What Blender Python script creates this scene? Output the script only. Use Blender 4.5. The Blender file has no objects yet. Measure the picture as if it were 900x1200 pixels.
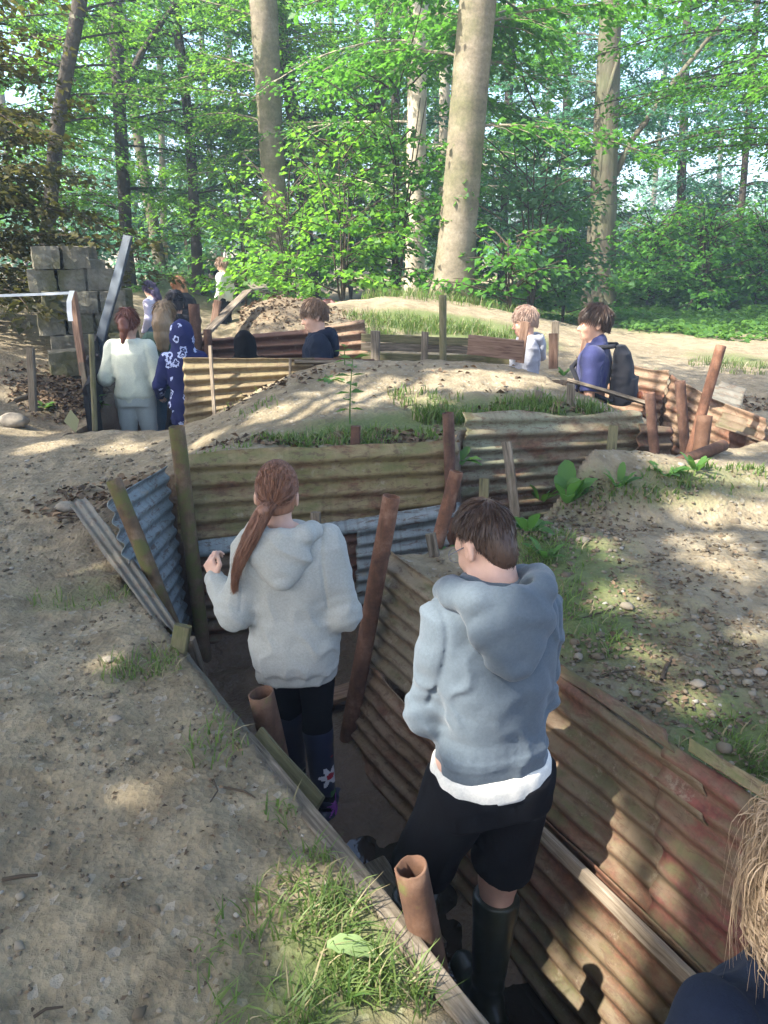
import bpy, math, random
import numpy as np
from mathutils import Vector, Matrix
from math import radians as R, sin, cos, pi

rng = np.random.default_rng(7)
random.seed(7)
SC = bpy.context.scene
COL = SC.collection

# ------------------------------------------------------------------ camera
CAM = np.array([0.0, 0.0, 1.6]); PITCH = R(19.0); F = 900.0
FW = np.array([0, cos(PITCH), -sin(PITCH)]); UP = np.array([0, sin(PITCH), cos(PITCH)])
def ray(u, v):
    return np.array([1.0, 0, 0]) * (u - 450) / F + UP * (600 - v) / F + FW
def P(u, v, z):                     # point of the picture on a level plane
    d = ray(u, v); return CAM + d * ((z - 1.6) / d[2])
def Q(u, v, y):                     # point of the picture at a ground distance
    d = ray(u, v); return CAM + d * (y / d[1])

cam = bpy.data.cameras.new('camera'); camo = bpy.data.objects.new('camera', cam); COL.objects.link(camo)
camo.location = CAM; camo.rotation_euler = (R(90) - PITCH, 0, 0)
cam.sensor_fit = 'VERTICAL'; cam.sensor_height = 24; cam.lens = 24 * F / 1200
cam.clip_start = 0.05; cam.clip_end = 2000
SC.camera = camo

# ------------------------------------------------------------------ objects
def put(name, V, Fc, mat, parent=None, origin=None, smooth=False, uv=None, mats=None, midx=None, attrs=None):
    V = np.asarray(V, np.float32).reshape(-1, 3)
    o_ = np.zeros(3) if origin is None else np.asarray(origin, float)
    me = bpy.data.meshes.new(name)
    if isinstance(Fc, np.ndarray):
        n = Fc.shape[1]
        me.vertices.add(len(V)); me.vertices.foreach_set('co', (V - o_).astype(np.float32).ravel())
        me.loops.add(Fc.size); me.loops.foreach_set('vertex_index', Fc.astype(np.int32).ravel())
        me.polygons.add(len(Fc)); me.polygons.foreach_set('loop_start', np.arange(0, Fc.size, n, dtype=np.int32))
        me.update(calc_edges=True)
    else:
        me.from_pydata([tuple(p) for p in (V - o_)], [], [tuple(int(i) for i in f) for f in Fc])
        me.update()
    for m in (mats or [mat]): me.materials.append(m)
    if midx is not None: me.polygons.foreach_set('material_index', np.asarray(midx, np.int32))
    if smooth: me.polygons.foreach_set('use_smooth', np.ones(len(me.polygons), bool))
    if uv is not None:
        l = me.uv_layers.new(name='uv'); li = np.zeros(len(me.loops), np.int32); me.loops.foreach_get('vertex_index', li)
        l.data.foreach_set('uv', np.asarray(uv, np.float32)[li].ravel())
    if attrs:
        for k, a in attrs.items():
            at = me.attributes.new(k, 'FLOAT', 'POINT'); at.data.foreach_set('value', np.asarray(a, np.float32))
    me.validate()
    ob = bpy.data.objects.new(name, me); COL.objects.link(ob)
    if parent is not None: ob.parent = parent
    else: ob.location = o_
    return ob
def tag(o, label=None, cat=None, group=None, kind=None):
    if label: o['label'] = label
    if cat: o['category'] = cat
    if group: o['group'] = group
    if kind: o['kind'] = kind
    return o
def empty(name, loc, rz=0.0):
    e = bpy.data.objects.new(name, None); COL.objects.link(e); e.location = loc; e.rotation_euler = (0, 0, rz)
    e.empty_display_size = .1
    return e

# ------------------------------------------------------------------ numpy noise
_L = np.random.default_rng(3).random((32, 32, 32)).astype(np.float32)
def vn(x, y, z=0.0):
    x, y, z = np.broadcast_arrays(np.asarray(x, np.float32), np.asarray(y, np.float32), np.asarray(z, np.float32))
    xi = np.floor(x).astype(int); yi = np.floor(y).astype(int); zi = np.floor(z).astype(int)
    fx = x - xi; fy = y - yi; fz = z - zi
    fx = fx*fx*(3-2*fx); fy = fy*fy*(3-2*fy); fz = fz*fz*(3-2*fz)
    a = xi & 31; b = (xi+1) & 31; c = yi & 31; d = (yi+1) & 31; e = zi & 31; g = (zi+1) & 31
    L = _L
    x00 = L[a,c,e]*(1-fx)+L[b,c,e]*fx; x10 = L[a,d,e]*(1-fx)+L[b,d,e]*fx
    x01 = L[a,c,g]*(1-fx)+L[b,c,g]*fx; x11 = L[a,d,g]*(1-fx)+L[b,d,g]*fx
    return (x00*(1-fy)+x10*fy)*(1-fz)+(x01*(1-fy)+x11*fy)*fz - .5
def fbm(x, y, z=0.0, o=4):
    s = 0; a = 1
    for i in range(o):
        s = s + a*vn(x*2**i+i*7.3, y*2**i+i*3.1, z*2**i); a *= .5
    return s
def sst(a, b, x):
    t = np.clip((x-a)/(b-a), 0, 1); return t*t*(3-2*t)

# ------------------------------------------------------------------ materials
class NT:
    def __init__(s, name):
        s.m = bpy.data.materials.new(name); s.m.use_nodes = True; s.t = s.m.node_tree; s.t.nodes.clear()
        s.out = s.n('ShaderNodeOutputMaterial')
    def n(s, t, **k):
        x = s.t.nodes.new(t)
        for a, b in k.items(): setattr(x, a, b)
        return x
    def l(s, a, b): s.t.links.new(a, b)
    def noise(s, vec, scale, detail=4, rough=.6, dist=0.0):
        x = s.n('ShaderNodeTexNoise'); x.inputs['Scale'].default_value = scale; x.inputs['Detail'].default_value = detail
        x.inputs['Roughness'].default_value = rough; x.inputs['Distortion'].default_value = dist
        if vec is not None: s.l(vec, x.inputs['Vector'])
        return x.outputs['Fac']
    def ramp(s, fac, stops, interp='LINEAR'):
        x = s.n('ShaderNodeValToRGB'); x.color_ramp.interpolation = interp
        e = x.color_ramp.elements
        while len(e) < len(stops): e.new(.5)
        for q, (p, c) in zip(e, stops):
            q.position = p; q.color = tuple(c) + (1,) if len(c) == 3 else c
        s.l(fac, x.inputs['Fac']); return x.outputs['Color']
    def mix(s, fac, a, b, mode='MIX'):
        x = s.n('ShaderNodeMix', data_type='RGBA', blend_type=mode)
        for v, i in ((fac, x.inputs['Factor']), (a, x.inputs[6]), (b, x.inputs[7])):
            if isinstance(v, (int, float)): i.default_value = v
            elif isinstance(v, tuple): i.default_value = v + (1,)
            else: s.l(v, i)
        return x.outputs[2]
    def math(s, op, a, b=None, clamp=False):
        x = s.n('ShaderNodeMath', operation=op, use_clamp=clamp)
        for v, i in ((a, x.inputs[0]), (b, x.inputs[1])):
            if v is None: continue
            if isinstance(v, (int, float)): i.default_value = v
            else: s.l(v, i)
        return x.outputs[0]
    def coord(s, kind='Object'): return s.n('ShaderNodeTexCoord').outputs[kind]
    def mapping(s, vec, scale):
        x = s.n('ShaderNodeMapping'); x.inputs['Scale'].default_value = scale; s.l(vec, x.inputs['Vector']); return x.outputs[0]
    def attr(s, name): return s.n('ShaderNodeAttribute', attribute_name=name).outputs['Fac']
    def bump(s, h, strength=.5, dist=.01):
        x = s.n('ShaderNodeBump'); x.inputs['Strength'].default_value = strength; x.inputs['Distance'].default_value = dist
        s.l(h, x.inputs['Height']); return x.outputs[0]
    def bsdf(s, col, rough=.9, normal=None, spec=.3, metal=0.0, **kw):
        b = s.n('ShaderNodeBsdfPrincipled')
        for v, i in ((col, b.inputs['Base Color']), (rough, b.inputs['Roughness']), (metal, b.inputs['Metallic']), (spec, b.inputs['Specular IOR Level'])):
            if isinstance(v, (int, float)): i.default_value = v
            elif isinstance(v, tuple): i.default_value = v + (1,)
            else: s.l(v, i)
        for k, v in kw.items(): b.inputs[k].default_value = v
        if normal is not None: s.l(normal, b.inputs['Normal'])
        s.l(b.outputs[0], s.out.inputs['Surface']); return b

def mat_plain(name, col, rough=.8, spec=.3, var=.25, scale=6, bump=.0, bscale=60, bdist=.004, **kw):
    t = NT(name); v = t.coord()
    n = t.noise(v, scale, 5)
    c2 = tuple(max(0, c*(1-var)) for c in col); c3 = tuple(min(1, c*(1+var)) for c in col)
    c = t.ramp(n, [(.3, c2), (.7, c3)])
    nm = t.bump(t.noise(v, bscale, 4), bump, bdist) if bump else None
    t.bsdf(c, rough, nm, spec, **kw); return t.m

def mat_cloth(name, col, var=.1, weave=420, rough=.95, bump=.25, sheen=.15):
    t = NT(name); v = t.coord()
    n = t.noise(v, 9, 4)
    c = t.ramp(n, [(.3, tuple(x*(1-var) for x in col)), (.7, tuple(min(1, x*(1+var)) for x in col))])
    hn = t.noise(v, 130, 3, .7); c = t.mix(.35, c, t.ramp(hn, [(.35, tuple(x*.72 for x in col)), (.65, tuple(min(1, x*1.25) for x in col))]))
    w = t.noise(v, weave, 2); c = t.mix(.12, c, t.ramp(w, [(.3, tuple(x*.6 for x in col)), (.7, tuple(min(1, x*1.35) for x in col))]))
    nm = t.bump(t.mix(.5, t.mix(.5, w, hn), t.noise(v, 38, 5, .65, .5)), bump*1.7, .006)
    b = t.bsdf(c, rough, nm, .15)
    b.inputs['Sheen Weight'].default_value = sheen
    return t.m

def mat_sheet(name, base, second, rust, rust_amt=.5, moss=(.095, .092, .036), moss_amt=.5, streak=.35, rough=.75, metal=0.0, seed=0.0):
    """weathered corrugated iron: u runs along the ridges, v across them"""
    t = NT(name); uv = t.n('ShaderNodeUVMap', uv_map='uv').outputs[0]
    off = t.n('ShaderNodeMapping'); off.inputs['Location'].default_value = (seed*3.7, seed*1.9, seed); t.l(uv, off.inputs[0]); uv = off.outputs[0]
    a = t.noise(t.mapping(uv, (1.3, 5, 1)), 1.6, 6, .65, .4)
    col = t.mix(t.ramp(a, [(.38, (0, 0, 0)), (.62, (1, 1, 1))]), base, second)
    r = t.noise(t.mapping(uv, (1.0, 3.2, 1)), 2.3, 8, .7, .3)
    lo = .72 - .42*rust_amt
    rc = t.ramp(t.noise(uv, 34, 4), [(.3, tuple(x*.55 for x in rust)), (.7, tuple(x*1.25 for x in rust))])
    col = t.mix(t.ramp(r, [(lo, (0, 0, 0)), (lo+.1, (1, 1, 1))]), col, rc)
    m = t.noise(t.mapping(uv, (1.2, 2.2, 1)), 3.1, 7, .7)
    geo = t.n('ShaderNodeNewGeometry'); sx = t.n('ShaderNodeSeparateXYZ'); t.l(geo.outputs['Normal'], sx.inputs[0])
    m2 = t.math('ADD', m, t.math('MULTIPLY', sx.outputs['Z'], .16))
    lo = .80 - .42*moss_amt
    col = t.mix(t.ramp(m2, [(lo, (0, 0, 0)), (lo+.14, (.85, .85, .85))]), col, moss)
    s = t.noise(t.mapping(uv, (26, 1.2, 1)), 1.0, 4, .6)
    col = t.mix(t.math('MULTIPLY', t.ramp(s, [(.5, (0, 0, 0)), (.72, (1, 1, 1))]), streak), col, (.05, .035, .022))
    d = t.noise(t.mapping(uv, (2.5, 9, 1)), 5.0, 8, .75, .6)
    col = t.mix(t.ramp(d, [(.52, (0,)*3), (.60, (.75,)*3)]), col, t.mix(t.noise(uv, 50, 4), (.045, .024, .014), (.15, .085, .05)))
    d2 = t.noise(uv, 9.0, 8, .75); col = t.mix(t.ramp(d2, [(.58, (0,)*3), (.66, (.6,)*3)]), col, (.30, .25, .18))
    f = t.noise(uv, 120, 3)
    col = t.mix(.25, col, t.mix(f, (.02, .015, .01), (.5, .42, .3)), 'OVERLAY')
    nm = t.bump(t.mix(.5, t.noise(uv, 60, 5), t.noise(uv, 14, 4)), .35, .006)
    t.bsdf(col, t.ramp(r, [(.3, (rough-.2,)*3), (.7, (min(1, rough+.1),)*3)]), nm, .3, metal)
    return t.m

def mat_rust(name, base=(.15, .07, .04), hi=(.30, .17, .11), dark=(.06, .032, .022), moss=.0):
    t = NT(name); v = t.coord()
    n = t.noise(v, 9, 7, .7); c = t.ramp(n, [(.28, dark), (.5, base), (.72, hi)])
    n2 = t.noise(t.mapping(v, (30, 30, 4)), 1, 4); c = t.mix(t.ramp(n2, [(.5, (0, 0, 0)), (.7, (.6, .6, .6))]), c, dark)
    if moss: c = t.mix(t.ramp(t.noise(v, 5, 6, .7), [(.62-.3*moss, (0, 0, 0)), (.72-.3*moss, (1, 1, 1))]), c, (.10, .095, .03))
    t.bsdf(c, .85, t.bump(t.mix(.5, t.noise(v, 90, 5), t.noise(v, 25, 4)), .5, .004), .25); return t.m

def mat_wood(name, a=(.13, .105, .075), b=(.25, .21, .16), dark=(.045, .035, .025), moss=.3):
    t = NT(name); v = t.n('ShaderNodeUVMap', uv_map='uv').outputs[0]
    g = t.noise(t.mapping(v, (70, 5, 1)), 1, 6, .65, .3); c = t.ramp(g, [(.3, dark), (.48, a), (.7, b)])
    c = t.mix(t.ramp(t.noise(v, 6, 6, .7), [(.7-.35*moss, (0, 0, 0)), (.85-.35*moss, (.8, .8, .8))]), c, (.09, .10, .035))
    t.bsdf(c, .9, t.bump(g, .5, .004), .2); return t.m

# ------------------------------------------------------------------ terrain
def sdpoly(x, y, poly):             # signed distance, negative inside
    d = np.full(np.shape(x), 1e9); ins = np.zeros(np.shape(x), bool)
    n = len(poly)
    for i in range(n):
        ax, ay = poly[i]; bx, by = poly[(i+1) % n]
        ex, ey = bx-ax, by-ay; wx, wy = x-ax, y-ay
        t = np.clip((wx*ex+wy*ey)/(ex*ex+ey*ey+1e-12), 0, 1)
        d = np.minimum(d, (wx-ex*t)**2+(wy-ey*t)**2)
        c = ((ay <= y) != (by <= y)) & (x < (bx-ax)*(y-ay)/(by-ay+1e-12)+ax)
        ins ^= c
    d = np.sqrt(d); return np.where(ins, -d, d)

FLOOR = -.80
# front trench, then its leg to the right, then the one behind the first mound
TR1 = [(.04, 3.36), (.80, 1.92), (1.70, .22), (2.1, -.8), (1.2, -.8), (.88, .05), (.17, 1.20), (-.83, 2.76), (-1.04, 3.10), (-1.31, 3.50), (-1.24, 4.12),
       (.44, 4.42), (.48, 4.76), (1.95, 5.34), (1.55, 5.62), (1.2, 6.1), (.85, 6.5), (-.4, 6.72), (-1.75, 6.70), (-1.75, 7.55), (-.3, 7.75), (1.2, 7.72), (2.05, 7.2), (2.55, 6.3), (2.82, 5.25), (2.75, 4.95), (2.2, 4.72), (1.15, 4.05), (.68, 3.58), (.35, 3.43)]
TR2 = [(-2.72, 6.35), (-2.2, 6.3), (-1.72, 6.32), (-1.2, 6.6), (-1.2, 7.6), (-1.6, 7.8), (-1.7, 9.5), (-1.9, 11), (-2.6, 13), (-3.4, 13), (-2.7, 11), (-2.55, 9), (-2.75, 8)]
def gauss(x, y, cx, cy, rx, ry): return np.exp(-((x-cx)/rx)**2-((y-cy)/ry)**2)
def T0(x, y):
    r = np.hypot(x, y)
    base = .025*np.clip(y, 0, 8) + sst(9, 34, y)*.35
    base = base + sst(1.5, 7, x)*sst(5, 10, y)*.12 - gauss(x, y, -2.5, 12.6, .8, .9)*.42
    base = base + sst(-2.9, -5.2, x)*sst(4.5, 8.5, y)*.55*(1-sst(14, 22, y))            # bank on the left
    base = base - gauss(x, y, -3.0, 6.9, .55, .9)*.16                                 # leafy hollow by the boards
    # first mound
    m1 = sst(-1.95-.0*y, -.85+.30*np.clip(y-4.4, 0, 2), x)*sst(3.6, 4.1, y)
    m1 = m1*(.38 + .16*sst(4.7, 6.2, y))*(1-.85*sst(6.7, 8.0, y))*(1-.40*sst(1.0, 2.2, x))*(1-sst(2.4, 3.2, x))
    # mound on the right of the near trench
    a = (x-.04)*.886+(y-3.36)*.465
    m2 = sst(-.5, .1, a)*(.13+.07*sst(0, .8, a)-.02*sst(1.5, 4, a))*(1-.72*sst(3.1, 4.3, y)*sst(.3, 1.1, x))*(1-.6*sst(4.6, 6.5, y))
    m2 = m2*(1-sst(.06, .42, y-(3.35+.64*np.maximum(x, 0))))
    # mound behind the second trench
    m3 = gauss(x, y, -.1, 10.6, 2.9, 2.6)*.52 + gauss(x, y, .9, 12.2, 2.2, 2.0)*.22 + gauss(x, y, -1.2, 8.6, .9, .9)*.18 + gauss(x, y, -1.45, 9.6, .8, .8)*.34
    m3 = m3*sst(7.0, 8.3, y)
    m4 = gauss(x, y, -4.6, 19, 1.2, 1.6)*.55 + gauss(x, y, -1.6, 16, 2, 2)*.2
    z = base+m1+m2+m3+m4
    z = z+.045*fbm(x*1.1+5, y*1.1)*sst(.5, 2, r)+.028*fbm(x*4, y*4+9)
    z = z - .06*gauss(x, y, -1.5, 3.4, .35, .6)
    return z + np.clip(r-40, 0, 300)*.004
def T(x, y):
    x = np.asarray(x, float); y = np.asarray(y, float)
    z = T0(x, y)
    d = np.minimum(sdpoly(x, y, TR1), sdpoly(x, y, TR2)+.0)
    m = 1-sst(-.055, .0, d)
    fl = FLOOR+.025+.07*fbm(x*2.2, y*2.2, 2.0)+.035*vn(x*9, y*9)+.10*sst(-.30, -.05, d) + .10*sst(2.3, 3.4, y)
    fl = np.where(y > 6.0, -.62, fl)
    return z*(1-m)+fl*m
def G(u, v):
    d = ray(u, v); ts = np.concatenate([np.arange(.8, 12, .01), np.arange(12, 90, .05)])/d[1]*1.0
    p = CAM[None]+d[None]*ts[:, None]
    h = p[:, 2]-T(p[:, 0], p[:, 1]); i = np.argmax(h < 0)
    if not (h < 0).any(): i = len(h)-1
    return np.array([p[i, 0], p[i, 1], float(T(p[i, 0], p[i, 1]))])

def axis(lo, hi, step, far, grow=1.12):
    a = [lo+step*i for i in range(int((hi-lo)/step)+1)]
    s = step; x = a[-1]; b = []
    while x < far: s *= grow; x += s; b.append(x)
    s = step; x = a[0]; c = []
    while x > -far: s *= grow; x -= s; c.append(x)
    return np.array(c[::-1]+a+b)
gx = axis(-3.4, 3.2, .02, 400); gy = axis(.4, 7.6, .02, 400)
GX, GY = np.meshgrid(gx, gy, indexing='ij')
GZ = T(GX, GY)
nearf = np.exp(-(np.hypot(GX, GY)/9)**2)
GZ = GZ + nearf*(.020*fbm(GX*8, GY*8)+.012*vn(GX*17, GY*17)+.008*vn(GX*38, GY*38))
nx, ny = GX.shape
ii = (np.arange(nx-1)[:, None]*ny+np.arange(ny-1)[None]).ravel()
gf = np.stack([ii, ii+ny, ii+ny+1, ii+1], 1)
gd = np.minimum(sdpoly(GX, GY, TR1), sdpoly(GX, GY, TR2))
# where it is green (moss and short turf), where it is dark litter
def blob(u, v, rx, ry, s=1.0):
    c = G(u, v); return s*gauss(GX, GY, c[0], c[1], rx, ry)
green = sum([blob(410, 1110, .20, .26, .55), blob(330, 1180, .3, .2, .4), blob(260, 860, .2, .15, .3), blob(90, 700, .35, .35, .5), blob(150, 790, .3, .2, .4),
    blob(440, 500, .55, .25), blob(380, 515, .5, .2, .8), blob(520, 480, .5, .3, .6), blob(640, 480, .5, .3, .7), blob(650, 640, .35, .4, .9), blob(680, 740, .3, .35, .6),
    blob(860, 880, .25, .25, .9), blob(760, 575, .5, .15, .5), blob(850, 555, .4, .2, .5), blob(500, 378, .9, .5), blob(560, 385, .9, .5, .9), blob(590, 400, .6, .3),
    blob(500, 345, 1.4, .8, .8), blob(760, 365, 4, 2.0, 1.1), blob(850, 370, 3, 1.5, 1.0), blob(300, 420, .3, .3, .3), blob(860, 420, .7, .8, .7), blob(200, 325, 2.4, 3.0, .9),
    blob(110, 335, 2, 3, .6), blob(60, 440, .3, .3, .3), blob(800, 345, 6, 5, 1.0), blob(830, 385, 2.2, 1.0, .7), blob(700, 375, 1.2, .8, .5), blob(790, 720, .7, .55, .16), blob(860, 760, .5, .5, .2), blob(640, 350, 3, 2, .9), blob(740, 470, .3, .3, .4)])
green = np.clip(green, 0, 1)
dark = np.clip(sum([blob(80, 470, .55, .55), blob(120, 590, .35, .5, .8), blob(180, 700, .3, .45, .9), blob(300, 860, .35, .35, .6), blob(230, 760, .3, .3, .7),
    blob(330, 360, .8, .7, .9), blob(250, 480, .35, .3, .6), blob(700, 800, .5, .5, .5), blob(680, 690, .4, .3, .5), blob(120, 960, .4, .25, .25)]), 0, 1)
damp = sst(.03, -.02, gd)

t = NT('soil'); v = t.coord()
n1 = t.noise(v, .9, 7, .65); n2 = t.noise(v, 7, 8, .7); n3 = t.noise(v, 45, 5, .65)
c = t.ramp(n1, [(.3, (.185, .150, .092)), (.5, (.25, .203, .127)), (.7, (.30, .246, .16))])
c = t.mix(t.ramp(n2, [(.38, (.75,)*3), (.58, (0,)*3)]), c, (.12, .093, .055))
vo = t.n('ShaderNodeTexVoronoi'); vo.inputs['Scale'].default_value = 46; t.l(v, vo.inputs['Vector'])
peb = t.ramp(vo.outputs['Color'], [(.80, (0,)*3), (.86, (1,)*3)])
c = t.mix(t.math('MULTIPLY', peb, .35), c, t.ramp(vo.outputs['Color'], [(.0, (.14, .12, .10)), (1, (.38, .35, .29))]))
dk = t.math('MULTIPLY', t.attr('dark'), t.ramp(n3, [(.25, (1,)*3), (.75, (.45,)*3)]))
c = t.mix(dk, c, t.mix(n3, (.055, .038, .022), (.15, .105, .065)))
gn = t.math('ADD', t.attr('green'), t.math('SUBTRACT', n2, .5)); 
c = t.mix(t.ramp(gn, [(.28, (0,)*3), (.75, (.85,)*3)]), c, t.mix(n3, (.04, .065, .015), (.13, .17, .05)))
wet = t.attr('damp')
c = t.mix(wet, c, t.mix(n2, (.06, .040, .026), (.19, .125, .08)))
rg = t.math('SUBTRACT', .95, t.math('MULTIPLY', wet, .5))
hh = t.mix(.45, n2, n3); hh = t.mix(.25, hh, vo.outputs['Distance'])
t.bsdf(c, rg, t.bump(hh, .9, .03), .3)
MAT_SOIL = t.m
gob = put('ground', np.stack([GX, GY, GZ], -1), gf, MAT_SOIL, smooth=True, attrs={'green': green.ravel(), 'dark': dark.ravel(), 'damp': damp.ravel()})
tag(gob, kind='structure')

# standing water on the trench floor
t = NT('muddy_water'); v = t.coord()
nm = t.bump(t.noise(t.mapping(v, (1, 1, 1)), 14, 3, .5, .6), .25, .008)
t.bsdf((.018, .015, .011), .06, nm, .5); MAT_WATER = t.m
wx = np.linspace(-1.3, 2.2, 30); wy = np.linspace(-.8, 4.6, 40)
WX, WY = np.meshgrid(wx, wy, indexing='ij'); ii = (np.arange(29)[:, None]*40+np.arange(39)[None]).ravel()
tag(put('water', np.stack([WX, WY, np.full(WX.shape, FLOOR+.028)], -1), np.stack([ii, ii+40, ii+41, ii+1], 1), MAT_WATER), kind='structure')
SKY_STRENGTH = .15; SUN_STRENGTH = 3.3; EXPOSURE = 2.33; HAZE = .0030
# ------------------------------------------------------------------ sheets, posts, boards
RUST = (.16, .07, .04)
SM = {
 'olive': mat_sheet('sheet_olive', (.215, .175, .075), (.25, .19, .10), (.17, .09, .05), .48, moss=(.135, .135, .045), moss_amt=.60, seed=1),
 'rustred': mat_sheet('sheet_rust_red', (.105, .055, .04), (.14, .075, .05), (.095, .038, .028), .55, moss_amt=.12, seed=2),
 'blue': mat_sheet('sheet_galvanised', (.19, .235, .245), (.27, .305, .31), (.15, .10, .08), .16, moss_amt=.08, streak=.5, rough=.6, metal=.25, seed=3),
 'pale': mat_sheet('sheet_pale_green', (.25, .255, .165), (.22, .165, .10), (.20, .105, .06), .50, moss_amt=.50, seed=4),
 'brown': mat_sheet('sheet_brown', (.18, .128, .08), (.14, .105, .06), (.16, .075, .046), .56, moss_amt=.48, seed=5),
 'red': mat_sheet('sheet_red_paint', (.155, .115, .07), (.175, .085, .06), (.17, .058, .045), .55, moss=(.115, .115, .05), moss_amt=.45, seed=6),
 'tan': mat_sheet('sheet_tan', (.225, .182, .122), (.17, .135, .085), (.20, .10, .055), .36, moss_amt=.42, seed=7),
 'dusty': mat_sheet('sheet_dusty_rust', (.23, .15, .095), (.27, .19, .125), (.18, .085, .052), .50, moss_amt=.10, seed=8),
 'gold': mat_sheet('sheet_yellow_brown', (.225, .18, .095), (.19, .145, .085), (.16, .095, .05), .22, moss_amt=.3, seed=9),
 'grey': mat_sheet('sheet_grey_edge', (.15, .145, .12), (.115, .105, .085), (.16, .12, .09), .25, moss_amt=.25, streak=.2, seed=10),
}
M_RUST = mat_rust('rusty_pipe'); M_RUSTD = mat_rust('dark_rusty_pipe', (.10, .052, .035), (.19, .11, .075), (.045, .027, .02), .1)
M_RUSTO = mat_rust('orange_rusty_pipe', (.105, .054, .032), (.165, .098, .062), (.05, .027, .017), .22)
M_RUSTM = mat_rust('mossy_rusty_pipe', (.12, .075, .04), (.20, .14, .09), (.06, .04, .025), .5)
M_WOOD = mat_wood('weathered_wood'); M_WOODP = mat_wood('pale_wood', (.24, .19, .135), (.36, .30, .225), (.11, .08, .055), .12)
M_WOODG = mat_wood('mossy_wood', (.13, .115, .06), (.20, .18, .10), (.05, .045, .03), .55)
M_WOODR = mat_wood('reddish_wood', (.20, .12, .08), (.30, .20, .14), (.08, .045, .03), .1)
M_STEEL = mat_plain('dark_painted_steel', (.035, .050, .066), .55, .4, .5, 7, .3, 40)
M_BLACKBOARD = mat_wood('blackened_board', (.028, .026, .026), (.055, .05, .048), (.012, .012, .012), .0)

def sheet(label, bl, br, tr, tl, mat, pitch=.092, amp=.017, rag=.04, seed=0, warp=.02, name='corrugated_sheet', group=None, curl=0.0, bite=0.0):
    bl, br, tr, tl = [np.asarray(p, float) for p in (bl, br, tr, tl)]
    L = max(np.linalg.norm(br-bl), np.linalg.norm(tr-tl)); Hh = max(np.linalg.norm(tl-bl), np.linalg.norm(tr-br))
    nu = max(8, int(L/.022)); nv = max(10, int(Hh/pitch*12))
    u, v = np.meshgrid(np.linspace(0, 1, nu), np.linspace(0, 1, nv), indexing='ij')
    top = 1+rag*(1.6*vn(u*L*2.2+seed*5, seed*3.3, 0)+.5*vn(u*L*9, seed*1.7, 1)) - bite*np.clip(vn(u*L*3.5+seed, seed*9.1, 4)-.18, 0, 1)*3
    bot = rag*.8*vn(u*L*3+seed*2, seed, 2)
    vv = bot+(top-bot)*v
    lft = rag*.5*(vn(v*Hh*5, seed, 3)+.5*np.sign(vn(v*Hh*11, seed, 5))*.4)
    rgt = rag*.5*(vn(v*Hh*5, seed+4, 3)+.5*np.sign(vn(v*Hh*11, seed+4, 5))*.4)
    uu = u+lft*(1-u)+rgt*u
    Pp = ((bl+(br-bl)*uu[..., None])*(1-vv[..., None])+(tl+(tr-tl)*uu[..., None])*vv[..., None])
    n = np.cross(br-bl, tl-bl); n /= np.linalg.norm(n)
    s = vv*Hh
    ph = 2*pi*s/pitch+.9*vn(u*L*1.2, s*1.5, seed)
    A = amp*(1+.5*vn(u*L*2, s*3, seed+7))
    off = A*np.sin(ph)+warp*2*fbm(u*L*1.1+seed, s*1.6, seed*.7, 3)+.010*vn(u*L*7, s*9, seed)
    off = off-curl*sst(.86, 1.0, v)**2
    Pp = Pp+n*off[..., None]
    ii = (np.arange(nu-1)[:, None]*nv+np.arange(nv-1)[None]).ravel()
    Fc = np.stack([ii, ii+nv, ii+nv+1, ii+1], 1)
    o = put(name, Pp, Fc, mat, smooth=True, uv=np.stack([u*L, s], -1).reshape(-1, 2), origin=(bl+br)/2)
    md = o.modifiers.new('thickness', 'SOLIDIFY'); md.thickness = .004; md.offset = -1
    return tag(o, label, 'corrugated sheet', group)

def pipe(label, a, b, r, mat, hollow=.25, wob=.004, cat='post', name='rusty_pipe', group=None, seed=0, rb=None):
    a = np.asarray(a, float); b = np.asarray(b, float); d = b-a; L = np.linalg.norm(d); d /= L
    e1 = np.cross(d, [0, 1, .1]); e1 /= np.linalg.norm(e1); e2 = np.cross(d, e1)
    n = 28; m = max(6, int(L/.04)); th = np.arange(n)*2*pi/n
    V = []
    def ring(tt, rr):
        c = a+d*tt
        q = rr*(1+.02*np.sin(2*th+seed))+wob*vn(np.cos(th)*2+seed, np.sin(th)*2, tt*6)
        lip = .004*vn(np.cos(th)*4+seed, np.sin(th)*4, 9.0) if tt > L-.02 else 0
        V.append(c+np.outer(np.cos(th)*q, e1)+np.outer(np.sin(th)*q, e2)+np.outer(np.ones(n)*lip, d))
    for k in range(m+1):
        t_ = k/m; ring(L*t_, (rb or r)*(1-t_)+r*t_)
    rings = m+1
    if hollow:
        w = .006
        ring(L+.001, r-.0015); ring(L+.001, r-w); ring(L-.06, r-w-.001); ring(max(L-hollow, 0), r-w-.001); rings += 4
    V = np.concatenate(V); Fc = []
    for k in range(rings-1):
        for j in range(n):
            Fc.append((k*n+j, k*n+(j+1) % n, (k+1)*n+(j+1) % n, (k+1)*n+j))
    Fc.append(tuple(range((rings-1)*n, rings*n)))
    uv = [(j/n*2*pi*r, k*.04) for k in range(rings) for j in range(n)]
    o = put(name, V, Fc, mat, smooth=True, origin=a, uv=uv)
    return tag(o, label, cat, group)

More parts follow.
